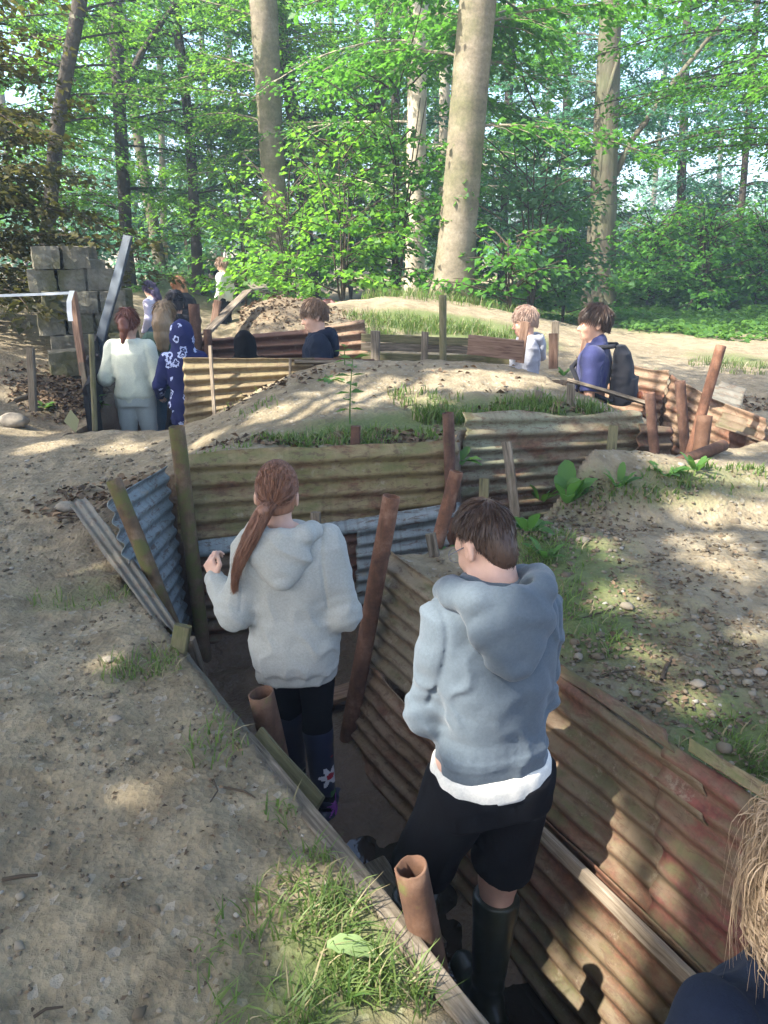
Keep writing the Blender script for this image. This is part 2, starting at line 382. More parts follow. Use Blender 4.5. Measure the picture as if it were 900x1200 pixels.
def plank(label, a, b, w, th, mat, side=(0, 1, 0), cat='stake', name='wooden_stake', group=None, seed=0, point=False, twist=0):
    """board from a to b; w across, th thick; side = direction of the thickness"""
    a = np.asarray(a, float); b = np.asarray(b, float); d = b-a; L = np.linalg.norm(d); d /= L
    s = np.asarray(side, float); s = s-d*np.dot(s, d); s /= np.linalg.norm(s); e = np.cross(d, s)
    m = max(3, int(L/.06)); V = []
    prof = [(-1, -.8), (-.85, -1), (.85, -1), (1, -.8), (1, .8), (.85, 1), (-.85, 1), (-1, .8)]
    for k in range(m+1):
        t_ = k/m; c = a+d*L*t_+s*.012*vn(t_*L*2.2, seed, 1)*min(1, L)+e*.018*vn(t_*L*2.6, seed, 5)*min(1, L)
        tw = twist*t_; ct, st = cos(tw), sin(tw)
        for i, (px, py) in enumerate(prof):
            jx = 1+.14*vn(t_*L*7, i*.7+seed, 2); q = 1.0
            X = px*w/2*jx*q; Y = py*th/2*(1+.2*vn(t_*L*7, i*1.3+seed, 3))
            ex = .03*vn(px*1.7+seed, py*1.9, 4) if k in (0, m) else 0
            V.append(c+e*(X*ct-Y*st)+s*(X*st+Y*ct)+d*ex*(w*6))
    Fc = []
    for k in range(m):
        for j in range(8): Fc.append((k*8+j, k*8+(j+1) % 8, (k+1)*8+(j+1) % 8, (k+1)*8+j))
    Fc += [tuple(range(7, -1, -1)), tuple(range(m*8, m*8+8))]
    cr = np.cumsum([0]+[np.hypot(prof[i+1][0]-prof[i][0], 0)*w/2+np.hypot(0, prof[i+1][1]-prof[i][1])*th/2 for i in range(7)])
    o = put(name, V, Fc, mat, origin=a, uv=[(cr[i]+seed*.37, L*k/m+seed) for k in range(m+1) for i in range(8)])
    return tag(o, label, cat, group)

GS = 'corrugated sheets lining the trench'
# ---- right wall of the near trench
A1 = np.array([.03, 3.33]); A2 = np.array([.79, 1.90]); dA = (A2-A1)/np.linalg.norm(A2-A1); nA = np.array([dA[1], -dA[0]])  # nA: towards the trench
if nA[0] > 0: nA = -nA
def W1(s, z):                       # s metres along the wall from its far end, leaning out at the top
    p = A1+dA*s+nA*(.22*(.2-z)/1.0); return np.array([p[0], p[1], z])
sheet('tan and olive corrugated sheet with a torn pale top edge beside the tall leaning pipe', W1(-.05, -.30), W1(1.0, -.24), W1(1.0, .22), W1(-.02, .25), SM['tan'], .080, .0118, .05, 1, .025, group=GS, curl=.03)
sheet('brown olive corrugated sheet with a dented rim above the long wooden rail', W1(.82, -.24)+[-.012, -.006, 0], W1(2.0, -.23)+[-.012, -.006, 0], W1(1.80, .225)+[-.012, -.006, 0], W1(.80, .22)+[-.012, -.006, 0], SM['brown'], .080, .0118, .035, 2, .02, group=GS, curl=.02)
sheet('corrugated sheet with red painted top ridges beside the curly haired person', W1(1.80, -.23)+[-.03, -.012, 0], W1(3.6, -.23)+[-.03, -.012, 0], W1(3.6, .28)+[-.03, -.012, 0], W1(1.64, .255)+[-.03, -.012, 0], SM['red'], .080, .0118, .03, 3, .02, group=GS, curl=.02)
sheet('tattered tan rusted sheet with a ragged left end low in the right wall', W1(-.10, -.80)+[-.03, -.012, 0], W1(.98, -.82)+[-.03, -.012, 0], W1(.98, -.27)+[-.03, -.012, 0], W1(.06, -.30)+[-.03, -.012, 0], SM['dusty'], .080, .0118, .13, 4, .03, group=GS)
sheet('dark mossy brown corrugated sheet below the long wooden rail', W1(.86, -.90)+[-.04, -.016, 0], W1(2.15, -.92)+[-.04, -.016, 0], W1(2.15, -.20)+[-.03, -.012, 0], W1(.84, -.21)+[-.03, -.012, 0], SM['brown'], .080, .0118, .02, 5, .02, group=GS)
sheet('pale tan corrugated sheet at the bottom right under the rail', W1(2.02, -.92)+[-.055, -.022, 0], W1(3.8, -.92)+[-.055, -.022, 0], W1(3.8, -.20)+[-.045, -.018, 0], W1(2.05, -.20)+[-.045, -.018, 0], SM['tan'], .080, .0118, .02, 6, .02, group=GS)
plank('long flat weathered rail running along the right trench wall between two rows of sheets', W1(.55, -.215)+[-.065, -.03, 0], W1(2.75, -.225)+[-.075, -.035, 0], .045, .022, M_WOODP, (nA[0], nA[1], .1), 'rail', 'wooden_rail', seed=3)
# curled torn lip on the ground behind the wall top
sheet('thin curled grey metal strip along the top of the brown right wall sheet', W1(.75, .215)+[.0, 0, .012], W1(1.66, .225)+[.0, 0, .012], W1(1.62, .24)+[.035, .02, .008], W1(.80, .235)+[.03, .015, .0], SM['brown'], .2, .006, .12, 8, .02, group=None, name='bent_metal_strip')
sheet('narrow rusty green edge strip above the red painted sheet', W1(1.72, .26)+[.0, 0, .012], W1(3.3, .28)+[.0, 0, .012], W1(3.3, .285)+[.04, .02, .01], W1(1.70, .27)+[.03, .02, .01], SM['olive'], .2, .005, .1, 9, .015, name='bent_metal_strip')

# ---- far wall facing the camera
def Z(p, z): return np.array([p[0], p[1], z])
B0 = (-1.16, 4.07); B1 = (.43, 4.36)
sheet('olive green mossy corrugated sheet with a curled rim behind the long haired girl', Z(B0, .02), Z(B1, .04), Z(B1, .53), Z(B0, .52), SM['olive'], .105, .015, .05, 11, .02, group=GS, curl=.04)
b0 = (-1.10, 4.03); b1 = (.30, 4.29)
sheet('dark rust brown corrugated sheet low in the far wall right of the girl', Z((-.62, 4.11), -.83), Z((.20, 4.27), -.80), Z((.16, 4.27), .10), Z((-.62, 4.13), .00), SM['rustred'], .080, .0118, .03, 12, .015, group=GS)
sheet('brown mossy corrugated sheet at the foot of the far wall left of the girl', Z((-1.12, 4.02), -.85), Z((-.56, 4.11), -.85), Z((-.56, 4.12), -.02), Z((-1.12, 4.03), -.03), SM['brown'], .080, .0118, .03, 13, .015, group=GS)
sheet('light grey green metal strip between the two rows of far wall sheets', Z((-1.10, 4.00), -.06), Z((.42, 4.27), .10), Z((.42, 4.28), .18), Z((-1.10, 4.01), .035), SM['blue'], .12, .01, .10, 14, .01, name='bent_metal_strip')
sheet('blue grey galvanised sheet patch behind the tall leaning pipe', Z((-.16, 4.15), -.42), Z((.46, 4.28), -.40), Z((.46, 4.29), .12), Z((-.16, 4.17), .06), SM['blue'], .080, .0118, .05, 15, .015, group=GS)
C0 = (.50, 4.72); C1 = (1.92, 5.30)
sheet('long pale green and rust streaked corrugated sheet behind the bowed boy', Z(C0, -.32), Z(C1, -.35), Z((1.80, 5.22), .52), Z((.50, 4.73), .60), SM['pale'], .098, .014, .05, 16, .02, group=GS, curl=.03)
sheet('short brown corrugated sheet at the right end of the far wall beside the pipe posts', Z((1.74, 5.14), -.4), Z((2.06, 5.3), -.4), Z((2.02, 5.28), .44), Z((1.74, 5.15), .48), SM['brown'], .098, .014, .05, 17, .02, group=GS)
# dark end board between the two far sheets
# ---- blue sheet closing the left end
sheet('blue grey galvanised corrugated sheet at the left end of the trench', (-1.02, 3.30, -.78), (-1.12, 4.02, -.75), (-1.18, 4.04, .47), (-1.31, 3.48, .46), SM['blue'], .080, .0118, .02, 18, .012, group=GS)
# ---- left lip
def LP(s, z, o=0.0):
    a = np.array([-.83, 2.76]); b = np.array([.17, 1.20]); d = (b-a)/np.linalg.norm(b-a); n = np.array([-d[1], d[0]])
    p = a+d*s+n*o; return np.array([p[0], p[1], z])
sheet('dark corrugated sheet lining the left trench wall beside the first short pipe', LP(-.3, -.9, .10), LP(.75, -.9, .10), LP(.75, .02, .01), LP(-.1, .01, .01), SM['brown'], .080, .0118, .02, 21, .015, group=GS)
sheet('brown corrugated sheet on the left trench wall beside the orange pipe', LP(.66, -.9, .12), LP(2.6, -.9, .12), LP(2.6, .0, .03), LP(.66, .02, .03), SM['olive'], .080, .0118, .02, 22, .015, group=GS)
sheet('pale weathered metal strip along the dirt edge left of the girl', LP(-.02, .02, .035), LP(.72, .03, .04), LP(.70, .035, -.035), LP(.0, .03, -.03), SM['grey'], .2, .004, .10, 23, .012, name='bent_metal_strip')
plank('long weathered edge board along the grass beside the orange pipe', LP(.66, .035, .0), LP(2.15, .045, .02), .052, .02, M_WOOD, (0, 0, 1), 'board', 'edge_board', seed=9)
plank('short dark edge board leaning into the trench below the girl boots', LP(.64, .015, .055), LP(1.0, -.05, .10), .06, .018, M_WOODG, (-.6, -.3, .6), 'board', 'edge_board', seed=12)
sheet('ragged grey corrugated offcut lying along the path edge below the blue sheet', Q(80, 590, 4.05)+[0, 0, .0], Q(190, 742, 2.92), Q(213, 742, 2.90)+[0, 0, .0], Q(97, 583, 4.1)+[.02, 0, .03], SM['grey'], .045, .006, .22, 24, .01, name='metal_offcut')

# ---- wall on the right where the trench turns back
D0 = np.array([2.46, 5.02]); D1 = np.array([2.26, 6.2]); D2 = np.array([1.75, 7.2]); D3 = np.array([2.55, 4.74])
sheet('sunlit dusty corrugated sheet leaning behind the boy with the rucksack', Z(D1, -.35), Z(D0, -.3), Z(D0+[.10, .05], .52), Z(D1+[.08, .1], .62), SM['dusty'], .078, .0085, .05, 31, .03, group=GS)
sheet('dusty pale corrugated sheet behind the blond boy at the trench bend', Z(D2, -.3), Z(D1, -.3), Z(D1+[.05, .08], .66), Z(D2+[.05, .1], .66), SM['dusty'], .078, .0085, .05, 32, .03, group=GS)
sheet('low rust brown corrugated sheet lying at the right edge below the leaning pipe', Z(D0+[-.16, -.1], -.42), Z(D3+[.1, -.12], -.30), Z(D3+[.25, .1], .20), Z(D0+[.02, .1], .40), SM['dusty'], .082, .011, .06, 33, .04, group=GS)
sheet('bent grey scrap of corrugated sheet on the bank at the right', Q(822, 462, 5.6), Q(868, 478, 5.45), Q(876, 455, 5.65), Q(846, 446, 5.8), SM['grey'], .09, .012, .1, 34, .02, name='metal_offcut')
sheet('flat rusty scrap of sheet lying behind the leaning pipe', Q(838, 500, 5.2), Q(900, 520, 5.0), Q(905, 502, 5.2), Q(846, 482, 5.4), SM['brown'], .09, .012, .1, 35, .03, name='metal_offcut')
# ---- second trench
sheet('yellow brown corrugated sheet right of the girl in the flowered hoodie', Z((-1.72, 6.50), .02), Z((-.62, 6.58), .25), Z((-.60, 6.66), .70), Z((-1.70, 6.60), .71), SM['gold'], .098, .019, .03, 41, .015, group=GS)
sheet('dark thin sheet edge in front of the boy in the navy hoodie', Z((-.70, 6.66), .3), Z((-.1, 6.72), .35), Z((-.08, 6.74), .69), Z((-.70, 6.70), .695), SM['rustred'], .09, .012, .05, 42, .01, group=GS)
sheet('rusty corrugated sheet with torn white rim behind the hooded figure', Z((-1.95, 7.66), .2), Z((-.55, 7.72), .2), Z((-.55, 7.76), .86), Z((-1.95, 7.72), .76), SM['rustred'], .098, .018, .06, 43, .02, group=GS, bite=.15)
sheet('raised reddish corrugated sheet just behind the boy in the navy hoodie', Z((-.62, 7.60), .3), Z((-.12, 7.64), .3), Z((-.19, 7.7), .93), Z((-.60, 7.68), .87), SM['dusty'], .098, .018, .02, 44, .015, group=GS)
for k, (z0, lab) in enumerate([(.79, 'topmost of the four long grey planks of the low fence'), (.705, 'second from the top of the four long grey planks of the low fence'), (.62, 'third from the top of the four long grey planks of the low fence'), (.535, 'lowest of the four long grey planks of the low fence')]):
    plank(lab, (-.22, 7.60, z0-.02), (1.45, 7.42, z0-.05), .075, .025, [M_WOODG, M_WOOD][k % 2], (0, 1, 0), 'plank', 'fence_plank', 'planks of the low fence behind the second trench', seed=20+k)
plank('rough horizontal plank in front of the blond boy', Q(548, 404, 6.55), Q(612, 410, 6.6), .16, .03, M_WOODR, (0, 1, 0), 'plank', 'fence_plank', seed=31)

# ---- posts
def gp(u, v, y): return Q(u, v, y)
pipe('tall slim rusty pipe standing where the blue sheet meets the far wall', gp(243, 800, 3.93), gp(207, 500, 3.96), .040, M_RUSTM, seed=1)
pipe('short leaning mossy pipe in front of the blue sheet', gp(205, 740, 3.36), gp(133, 562, 3.46), .036, M_RUSTM, seed=2)
pipe('long leaning rusty pipe between the girl and the boy', gp(404, 885, 3.20), gp(459, 582, 3.24), .040, M_RUST, seed=3)
pipe('hollow brown pipe leaning right behind the long pipe', gp(498, 690, 3.55), gp(535, 553, 3.60), .034, M_RUST, seed=4)
pipe('upright dark pipe in the gap between the two far wall sheets', gp(531, 660, 4.28), gp(525, 484, 4.30), .034, M_RUSTD, seed=5, hollow=.1)
pipe('short wide mossy brown pipe beside the girl', gp(346, 985, 2.42), gp(306, 812, 2.40), .047, M_RUSTO, seed=6)
pipe('wide orange rusty pipe with an open top beside the grass', gp(530, 1250, 1.44), gp(482, 1016, 1.44), .039, M_RUSTO, seed=7)
pipe('upright dark pipe left of a pair near the right end of the far wall', gp(770, 560, 4.98), gp(761, 461, 5.0), .033, M_RUSTD, seed=8, hollow=.1)
pipe('upright dark pipe right of a pair near the right end of the far wall', gp(805, 560, 5.02), gp(797, 447, 5.05), .033, M_RUSTD, seed=9, hollow=.1)
pipe('long rusty pipe leaning right at the far right bend', gp(801, 560, 4.85), gp(845, 405, 4.95), .033, M_RUST, seed=10)
pipe('short thick rusty stub beside the long leaning pipe at the right', gp(817, 560, 4.75), gp(826, 487, 4.8), .048, M_RUSTO, seed=11, hollow=.1)
pipe('rusty pipe lying on the ground along the mound edge', (.93, 3.80, float(T(.98, 3.70))+.035), (2.06, 4.54, float(T(2.1, 4.42))+.055), .036, M_RUSTO, seed=12, cat='pipe')
pipe('dark red post standing behind the girl in the flowered hoodie', gp(233, 440, 7.5), gp(227, 356, 7.55), .052, M_RUSTD, seed=13, hollow=0)
pipe('short dark post right of the dark red post behind the yellow brown sheet', gp(246, 440, 7.45), gp(243, 386, 7.5), .038, M_RUSTD, seed=14, hollow=0)
pipe('tall greenish pole standing at the low plank fence', gp(519, 425, 7.2), gp(519, 346, 7.3), .033, M_WOODG, seed=15, hollow=0)
pipe('short thick pipe stub standing on the path behind the long haired girl group', gp(222, 562, 4.02), gp(220, 560, 4.03), .02, M_RUSTM, seed=16, hollow=0) if False else None
for lab, a, b, w, th, m, sd in [
    ('stub of plank at the path edge under the blue sheet', gp(203, 800, 2.72), gp(214, 733, 2.76), .066, .03, M_WOODG, 1),
    ('dark rotten stake beside the path edge plank stub', gp(238, 800, 2.85), gp(222, 748, 2.84), .045, .03, M_WOOD, 2),
    ('narrow stake standing at the sheet behind the girl head', gp(371, 640, 3.95), gp(370, 600, 3.97), .05, .03, M_WOOD, 3),
    ('short split stake beside the leaning hollow pipe', gp(518, 700, 3.32), gp(505, 625, 3.36), .045, .03, M_WOOD, 4),
    ('leaning plank stake in front of the pale green sheet left half', gp(606, 620, 4.15), gp(593, 518, 4.40), .055, .03, M_WOOD, 5),
    ('small plank stub left of the leaning stake at the pale green sheet', gp(566, 612, 4.15), gp(568, 561, 4.25), .055, .03, M_WOODG, 6),
    ('mossy plank stake in front of the pale green sheet right half', gp(712, 580, 4.45), gp(720, 499, 4.62), .058, .03, M_WOODG, 7),
    ('dark tilted stake on the first mound', gp(621, 494, 5.35), gp(632, 458, 5.35), .055, .025, M_WOOD, 8),
    ('short upright stake on the first mound', gp(667, 492, 5.35), gp(669, 450, 5.35), .055, .03, M_WOOD, 9),
    ('small dark stump stake at the rim of the olive sheet', gp(416, 530, 4.42), gp(417, 499, 4.42), .055, .03, M_RUSTD, 10),
    ('squat weathered stake left end of the low plank fence', gp(440, 428, 7.35), gp(440, 388, 7.4), .085, .04, M_WOOD, 11),
    ('squat weathered stake before the middle of the low plank fence', gp(497, 428, 7.35), gp(498, 389, 7.4), .06, .04, M_WOOD, 12),
    ('brown stake in front of the blond boy face', gp(609, 425, 6.75), gp(615, 377, 6.75), .075, .03, M_WOODR, 13),
    ('brown stake standing right of the blond boy', gp(648, 432, 6.4), gp(648, 391, 6.4), .07, .03, M_WOODR, 14),
    ('dark post behind the stake right of the blond boy', gp(650, 432, 6.7), gp(651, 377, 6.7), .062, .03, M_WOOD, 15),
    ('leaning pale stake in front of the boy with the rucksack', gp(678, 448, 5.95), gp(690, 388, 6.0), .075, .03, M_WOODR, 16),
    ('weathered stake standing alone on the left bank', gp(40, 482, 6.9), gp(36, 408, 6.95), .068, .04, M_WOOD, 17),
    ('leaning post carrying the white tape by the block wall', gp(99, 440, 7.9), gp(84, 342, 8.0), .075, .05, M_WOODR, 18),
    ('short split post at the foot of the tape post', gp(104, 470, 7.5), gp(97, 425, 7.55), .06, .04, M_WOOD, 19),
    ('thin bare stick leaning on the yellow brown sheet', gp(252, 492, 6.42), gp(246, 405, 6.5), .028, .02, M_WOODP, 20),
    ('thin stick against the sheet edge left of the navy hoodie boy', gp(340, 445, 6.55), gp(340, 420, 6.6), .02, .015, M_WOOD, 21),
    ('tilted dark stake behind the dark red post', gp(250, 385, 8.6), gp(255, 352, 8.6), .075, .03, M_WOODR, 22),
    ('white trimmed post left of the block wall', gp(90, 362, 9.0), gp(80, 318, 9.2), .05, .03, M_WOODP, 23),
    ]:
    plank(lab, a, b, w, th, m, (0.15, 1, .1), 'stake', 'wooden_stake', 'wooden stakes along the trenches', seed=sd, twist=.1)
for lab, a, b, w in [('fallen board lying against the navy hoodie boy trench rim', gp(345, 424, 6.6), gp(470, 425, 6.7), .05),
                     ('grey plank lying on the leaf heap beside the dark red post', gp(240, 392, 8.2), gp(290, 340, 9.2), .13),
                     ('broken plank lying at the foot of the lone bank stake', gp(18, 470, 6.9), gp(45, 460, 7.0), .10),
                     ('rough plank edging the rucksack boy trench', gp(668, 446, 5.9), gp(760, 474, 5.45), .10)]:
    plank(lab, a, b, w, .025, M_WOOD, (0, .5, 1), 'board', 'loose_board', seed=len(lab))
plank('dark flat steel beam leaning up beside the concrete block wall', gp(112, 425, 8.3), gp(150, 276, 8.6), .10, .04, M_STEEL, (.3, 1, 0), 'beam', 'steel_beam', seed=2)
for k, (u0, y0, u1, y1, zt, lab) in enumerate([(101, 6.45, 112, 7.0, .50, 'nearest blackened board lining the entry to the left trench'), (110, 7.05, 120, 7.8, .62, 'second blackened board lining the left trench entry'), (118, 7.85, 128, 9.0, .7, 'farthest blackened board lining the left trench')]):
    a = Q(u0, 480, y0); b = Q(u1, 470, y1)
    plank(lab, (a[0], a[1], (zt-.7)/2), (b[0], b[1], (zt-.7)/2), zt+.7, .04, M_BLACKBOARD, (1, .2, 0), 'board', 'lining_board', 'blackened boards lining the left trench', seed=50+k)
pipe('slim mossy pole at the front corner of the blackened boards', gp(112, 520, 6.4), gp(107, 392, 6.5), .022, M_WOODG, hollow=0, cat='pole', name='slim_pole')

# white tape strung to the post, its end hanging down
t = NT('plastic_tape'); t.bsdf((.75, .76, .75), .5); M_TAPE = t.m
def ribbon(name, pts, w, mat, up=(0, 0, 1), parent=None):
    pts = np.array(pts); V = []; up = np.array(up, float)
    for i, p in enumerate(pts):
        V += [p-up*w/2, p+up*w/2]
    Fc = [(2*i, 2*i+2, 2*i+3, 2*i+1) for i in range(len(pts)-1)]
    return put(name, V, Fc, mat, parent, origin=pts[0] if parent is None else None)
tp = Q(86, 343, 7.92)
tr = empty('barrier_tape', tp); tag(tr, 'white tape stretched to the post beside the block wall with its end hanging down', 'tape')
ribbon('stretched_tape', [np.array([-8.6, 7.2, .0])*q+np.array([0, 0, .0]) + (1-q)*0 + np.array([0, 0, -.0+.08*((1-q)**2-(1-q))]) for q in np.linspace(0, .98, 20)][::-1] if False else
       [np.array([-2.9*q, -.5*q, .12*(q*q-q)]) for q in np.linspace(0, 1, 20)], .026, M_TAPE, (0, 0, 1), tr)
ribbon('hanging_end', [np.array([.0, -.03, .02]), np.array([-.035, -.05, -.08]), np.array([-.045, -.05, -.18]), np.array([-.04, -.06, -.27])], .05, M_TAPE, (1, 0, 0), tr)

# concrete block wall
t = NT('old_concrete'); v = t.coord()
c = t.ramp(t.noise(v, 3.5, 7, .7), [(.3, (.09, .082, .06)), (.5, (.17, .155, .115)), (.7, (.26, .235, .175))])
c = t.mix(t.ramp(t.noise(v, 2.2, 6), [(.45, (0,)*3), (.62, (.85,)*3)]), c, (.095, .092, .038))
c = t.mix(t.ramp(t.noise(t.mapping(v, (9, 9, 1)), 1, 4), [(.55, (0,)*3), (.75, (.6,)*3)]), c, (.04, .04, .035))
t.bsdf(c, .95, t.bump(t.mix(.5, t.noise(v, 30, 6), t.noise(v, 9, 5)), .9, .03), .2); M_CONC = t.m
bw = empty('block_wall', (-3.28, 8.75, .35)); tag(bw, 'old mossy concrete block wall standing on the left bank', 'wall')
def rough_block(c, sx, sy, sz, rot, seed):
    n = 7; V = []; Fc = []
    g = np.linspace(-1, 1, n)
    for ax in range(3):
        for s in (-1, 1):
            a, b = np.meshgrid(g, g, indexing='ij'); base = len(V)
            for i in range(n):
                for j in range(n):
                    q = [0, 0, 0]; q[ax] = s; q[(ax+1) % 3] = a[i, j]; q[(ax+2) % 3] = b[i, j]
                    V.append(q)
            for i in range(n-1):
                for j in range(n-1):
                    f = (base+i*n+j, base+(i+1)*n+j, base+(i+1)*n+j+1, base+i*n+j+1); Fc.append(f if s > 0 else f[::-1])
    V = np.array(V, float); rr = np.abs(V); ed = np.sort(rr, 1)[:, 1]
    V = V*(1-.022*sst(.75, 1, ed)[:, None]); W = V*np.array([sx, sy, sz])/2
    W = W+np.stack([vn(V[:, 0]*2.3+seed, V[:, 1]*2.3, V[:, 2]*2.3+k) for k in range(3)], -1)*.026
    ca, sa = cos(rot), sin(rot)
    W = np.stack([W[:, 0]*ca-W[:, 1]*sa, W[:, 0]*sa+W[:, 1]*ca, W[:, 2]], -1)
    return W+np.array(c), Fc
k = 0
for row in range(6):
    z = row*.235-.15
    for i in range(3):
        x = -.42+i*.27+.10*(row % 2)-.02*row
        for jx in (0, 1):
            if (row == 5 and i == 2) or (row == 4 and i == 2 and jx == 1): continue
            V_, F_ = rough_block((x, .10+.25*jx+.14*i, z+.118), .278, .258, .237, R(24), k*1.7); k += 1
            put('block', V_, F_, M_CONC, bw)
put('mortar_core', *rough_block((-.12, .36, .58), .46, .30, 1.10, R(24), 5.5), M_CONC, bw)
bo = put('block', *rough_block((0, 0, 0), .34, .3, .26, .4, 77), M_CONC); bo.location = Q(78, 425, 8.3); tag(bo, 'loose concrete block fallen at the foot of the block wall', 'block')

plank('wet plank lying across the trench floor behind the girl', (-.38, 3.42, FLOOR+.19), (.02, 3.62, FLOOR+.20), .12, .03, M_WOODR, (0, 0, 1), 'board', 'loose_board', seed=71)
plank('dark wet board half sunk in the mud between the girl and the boy', (-.05, 2.45, FLOOR+.07), (.17, 2.05, FLOOR+.06), .11, .03, M_WOOD, (0, 0, 1), 'board', 'loose_board', seed=72)
# ------------------------------------------------------------------ people: soft solids on a voxel grid
class Vol:
    def __init__(s, lo, hi, h):
        s.lo = np.array(lo, float); s.h = h; s.n = np.ceil((np.array(hi)-s.lo)/h).astype(int)+1
        s.d = np.full(s.n, .3, np.float32); s.ax = [(s.lo[i]+h*np.arange(s.n[i])).astype(np.float32) for i in range(3)]
    def sl(s, lo, hi):
        a = np.clip(np.floor((np.array(lo)-s.lo)/s.h).astype(int), 0, s.n); b = np.clip(np.ceil((np.array(hi)-s.lo)/s.h).astype(int)+1, 0, s.n)
        if (b <= a).any(): return None
        return tuple(slice(x, y) for x, y in zip(a, b))
    def pts(s, sl): return s.ax[0][sl[0]][:, None, None], s.ax[1][sl[1]][None, :, None], s.ax[2][sl[2]][None, None, :]
    def put(s, sl, v, k, op='u'):
        d = s.d[sl]
        if op == 'u':
            if k > 0:
                hh = np.maximum(k-np.abs(d-v), 0)/k; s.d[sl] = np.minimum(d, v)-hh*hh*k*.25
            else: s.d[sl] = np.minimum(d, v)
        else:
            v = -v; hh = np.maximum(k-np.abs(d-v), 0)/max(k, 1e-6); s.d[sl] = np.maximum(d, v)+hh*hh*k*.25
    def cap(s, a, b, ra, rb=None, k=.02, op='u', m=.06):
        a = np.array(a, float); b = np.array(b, float); rb = ra if rb is None else rb
        R_ = max(ra, rb)+m; sl = s.sl(np.minimum(a, b)-R_, np.maximum(a, b)+R_)
        if sl is None: return
        x, y, z = s.pts(sl); e = b-a; L2 = max(e@e, 1e-9)
        t = np.clip(((x-a[0])*e[0]+(y-a[1])*e[1]+(z-a[2])*e[2])/L2, 0, 1)
        v = np.sqrt((x-a[0]-t*e[0])**2+(y-a[1]-t*e[1])**2+(z-a[2]-t*e[2])**2)-(ra+(rb-ra)*t)
        s.put(sl, v, k, op)
    def chain(s, pts, rs, k=.01):
        for i in range(len(pts)-1): s.cap(pts[i], pts[i+1], rs[i], rs[i+1], k)
    def ell(s, c, r, M=None, k=.02, op='u', m=.06):
        c = np.array(c, float); r = np.array(r, float); R_ = r.max()+m; sl = s.sl(c-R_, c+R_)
        if sl is None: return
        x, y, z = s.pts(sl); x = x-c[0]; y = y-c[1]; z = z-c[2]
        if M is not None:
            M = np.asarray(M); x, y, z = (M[0, 0]*x+M[1, 0]*y+M[2, 0]*z, M[0, 1]*x+M[1, 1]*y+M[2, 1]*z, M[0, 2]*x+M[1, 2]*y+M[2, 2]*z)
        q = np.sqrt((x/r[0])**2+(y/r[1])**2+(z/r[2])**2); g = np.sqrt((x/r[0]**2)**2+(y/r[1]**2)**2+(z/r[2]**2)**2)+1e-6
        v = np.clip(q*(q-1)/g, -.2, .5)
        s.put(sl, v.astype(np.float32), k, op)
    def loft(s, lev, k=.02, p=2.4, m=.06, op='u'):
        """stack of ovals: (z, cx, cy, rx, ry)"""
        lev = np.array(lev, float); R_ = max(lev[:, 3].max(), lev[:, 4].max())+m
        lo = [lev[:, 1].min()-R_, lev[:, 2].min()-R_, lev[0, 0]-m]; hi = [lev[:, 1].max()+R_, lev[:, 2].max()+R_, lev[-1, 0]+m]
        sl = s.sl(lo, hi)
        if sl is None: return
        x, y, z = s.pts(sl); zz = z[0, 0]
        f = [np.interp(zz, lev[:, 0], lev[:, i])[None, None, :] for i in (1, 2, 3, 4)]
        q = (np.abs((x-f[0])/f[2])**p+np.abs((y-f[1])/f[3])**p)**(1/p)
        v = (q-1)*np.minimum(f[2], f[3])
        v = np.maximum(v, np.maximum(lev[0, 0]-z, z-lev[-1, 0]))
        s.put(sl, v.astype(np.float32), k, op)
    def disp(s, f, lo=None, hi=None):
        sl = s.sl(lo if lo is not None else s.lo, hi if hi is not None else s.lo+s.h*s.n)
        x, y, z = s.pts(sl); d = s.d[sl]; msk = np.abs(d) < .035
        X, Y, Zz = np.broadcast_arrays(x, y, z); d[msk] += f(X[msk], Y[msk], Zz[msk]).astype(np.float32); s.d[sl] = d
    def mesh(s):
        d = s.d; ins = d < 0
        if not ins.any(): return np.zeros((0, 3)), np.zeros((0, 4), int)
        c = [(i, j, k) for i in (0, 1) for j in (0, 1) for k in (0, 1)]
        n = np.array(d.shape)-1
        cnt = np.zeros(n, np.int8)
        for i, j, k in c: cnt += ins[i:n[0]+i, j:n[1]+j, k:n[2]+k]
        msk = (cnt > 0) & (cnt < 8); idx = np.argwhere(msk)
        vid = np.full(n, -1, np.int32); vid[msk] = np.arange(len(idx))
        val = {o: d[idx[:, 0]+o[0], idx[:, 1]+o[1], idx[:, 2]+o[2]] for o in c}
        acc = np.zeros((len(idx), 3)); w = np.zeros(len(idx))
        for a in c:
            for ax in range(3):
                if a[ax]: continue
                b = list(a); b[ax] = 1; b = tuple(b); va, vb = val[a], val[b]; cr = (va < 0) != (vb < 0)
                t = np.where(cr, va/np.where(cr, va-vb, 1), 0)
                p = np.tile(np.array(a, float), (len(idx), 1)); p[:, ax] = t
                acc[cr] += p[cr]; w[cr] += 1
        V = s.lo+s.h*(idx+acc/w[:, None])
        Q_ = []
        for ax in range(3):
            u_, w_ = (ax+1) % 3, (ax+2) % 3
            s0 = [slice(1, -1)]*3; s0[ax] = slice(0, -1); s1 = [slice(1, -1)]*3; s1[ax] = slice(1, None)
            A = ins[tuple(s0)]; B = ins[tuple(s1)]; e = np.argwhere(A != B)
            if not len(e): continue
            fl = A[e[:, 0], e[:, 1], e[:, 2]]
            off = np.ones(3, int); off[ax] = 0; e = e+off
            du = np.zeros(3, int); du[u_] = 1; dw = np.zeros(3, int); dw[w_] = 1
            g = lambda q: vid[q[:, 0], q[:, 1], q[:, 2]]
            q = np.stack([g(e-du-dw), g(e-dw), g(e), g(e-du)], 1)
            q[~fl] = q[~fl][:, ::-1]; Q_.append(q)
        Fq = np.concatenate(Q_); Fq = Fq[(Fq >= 0).all(1)]
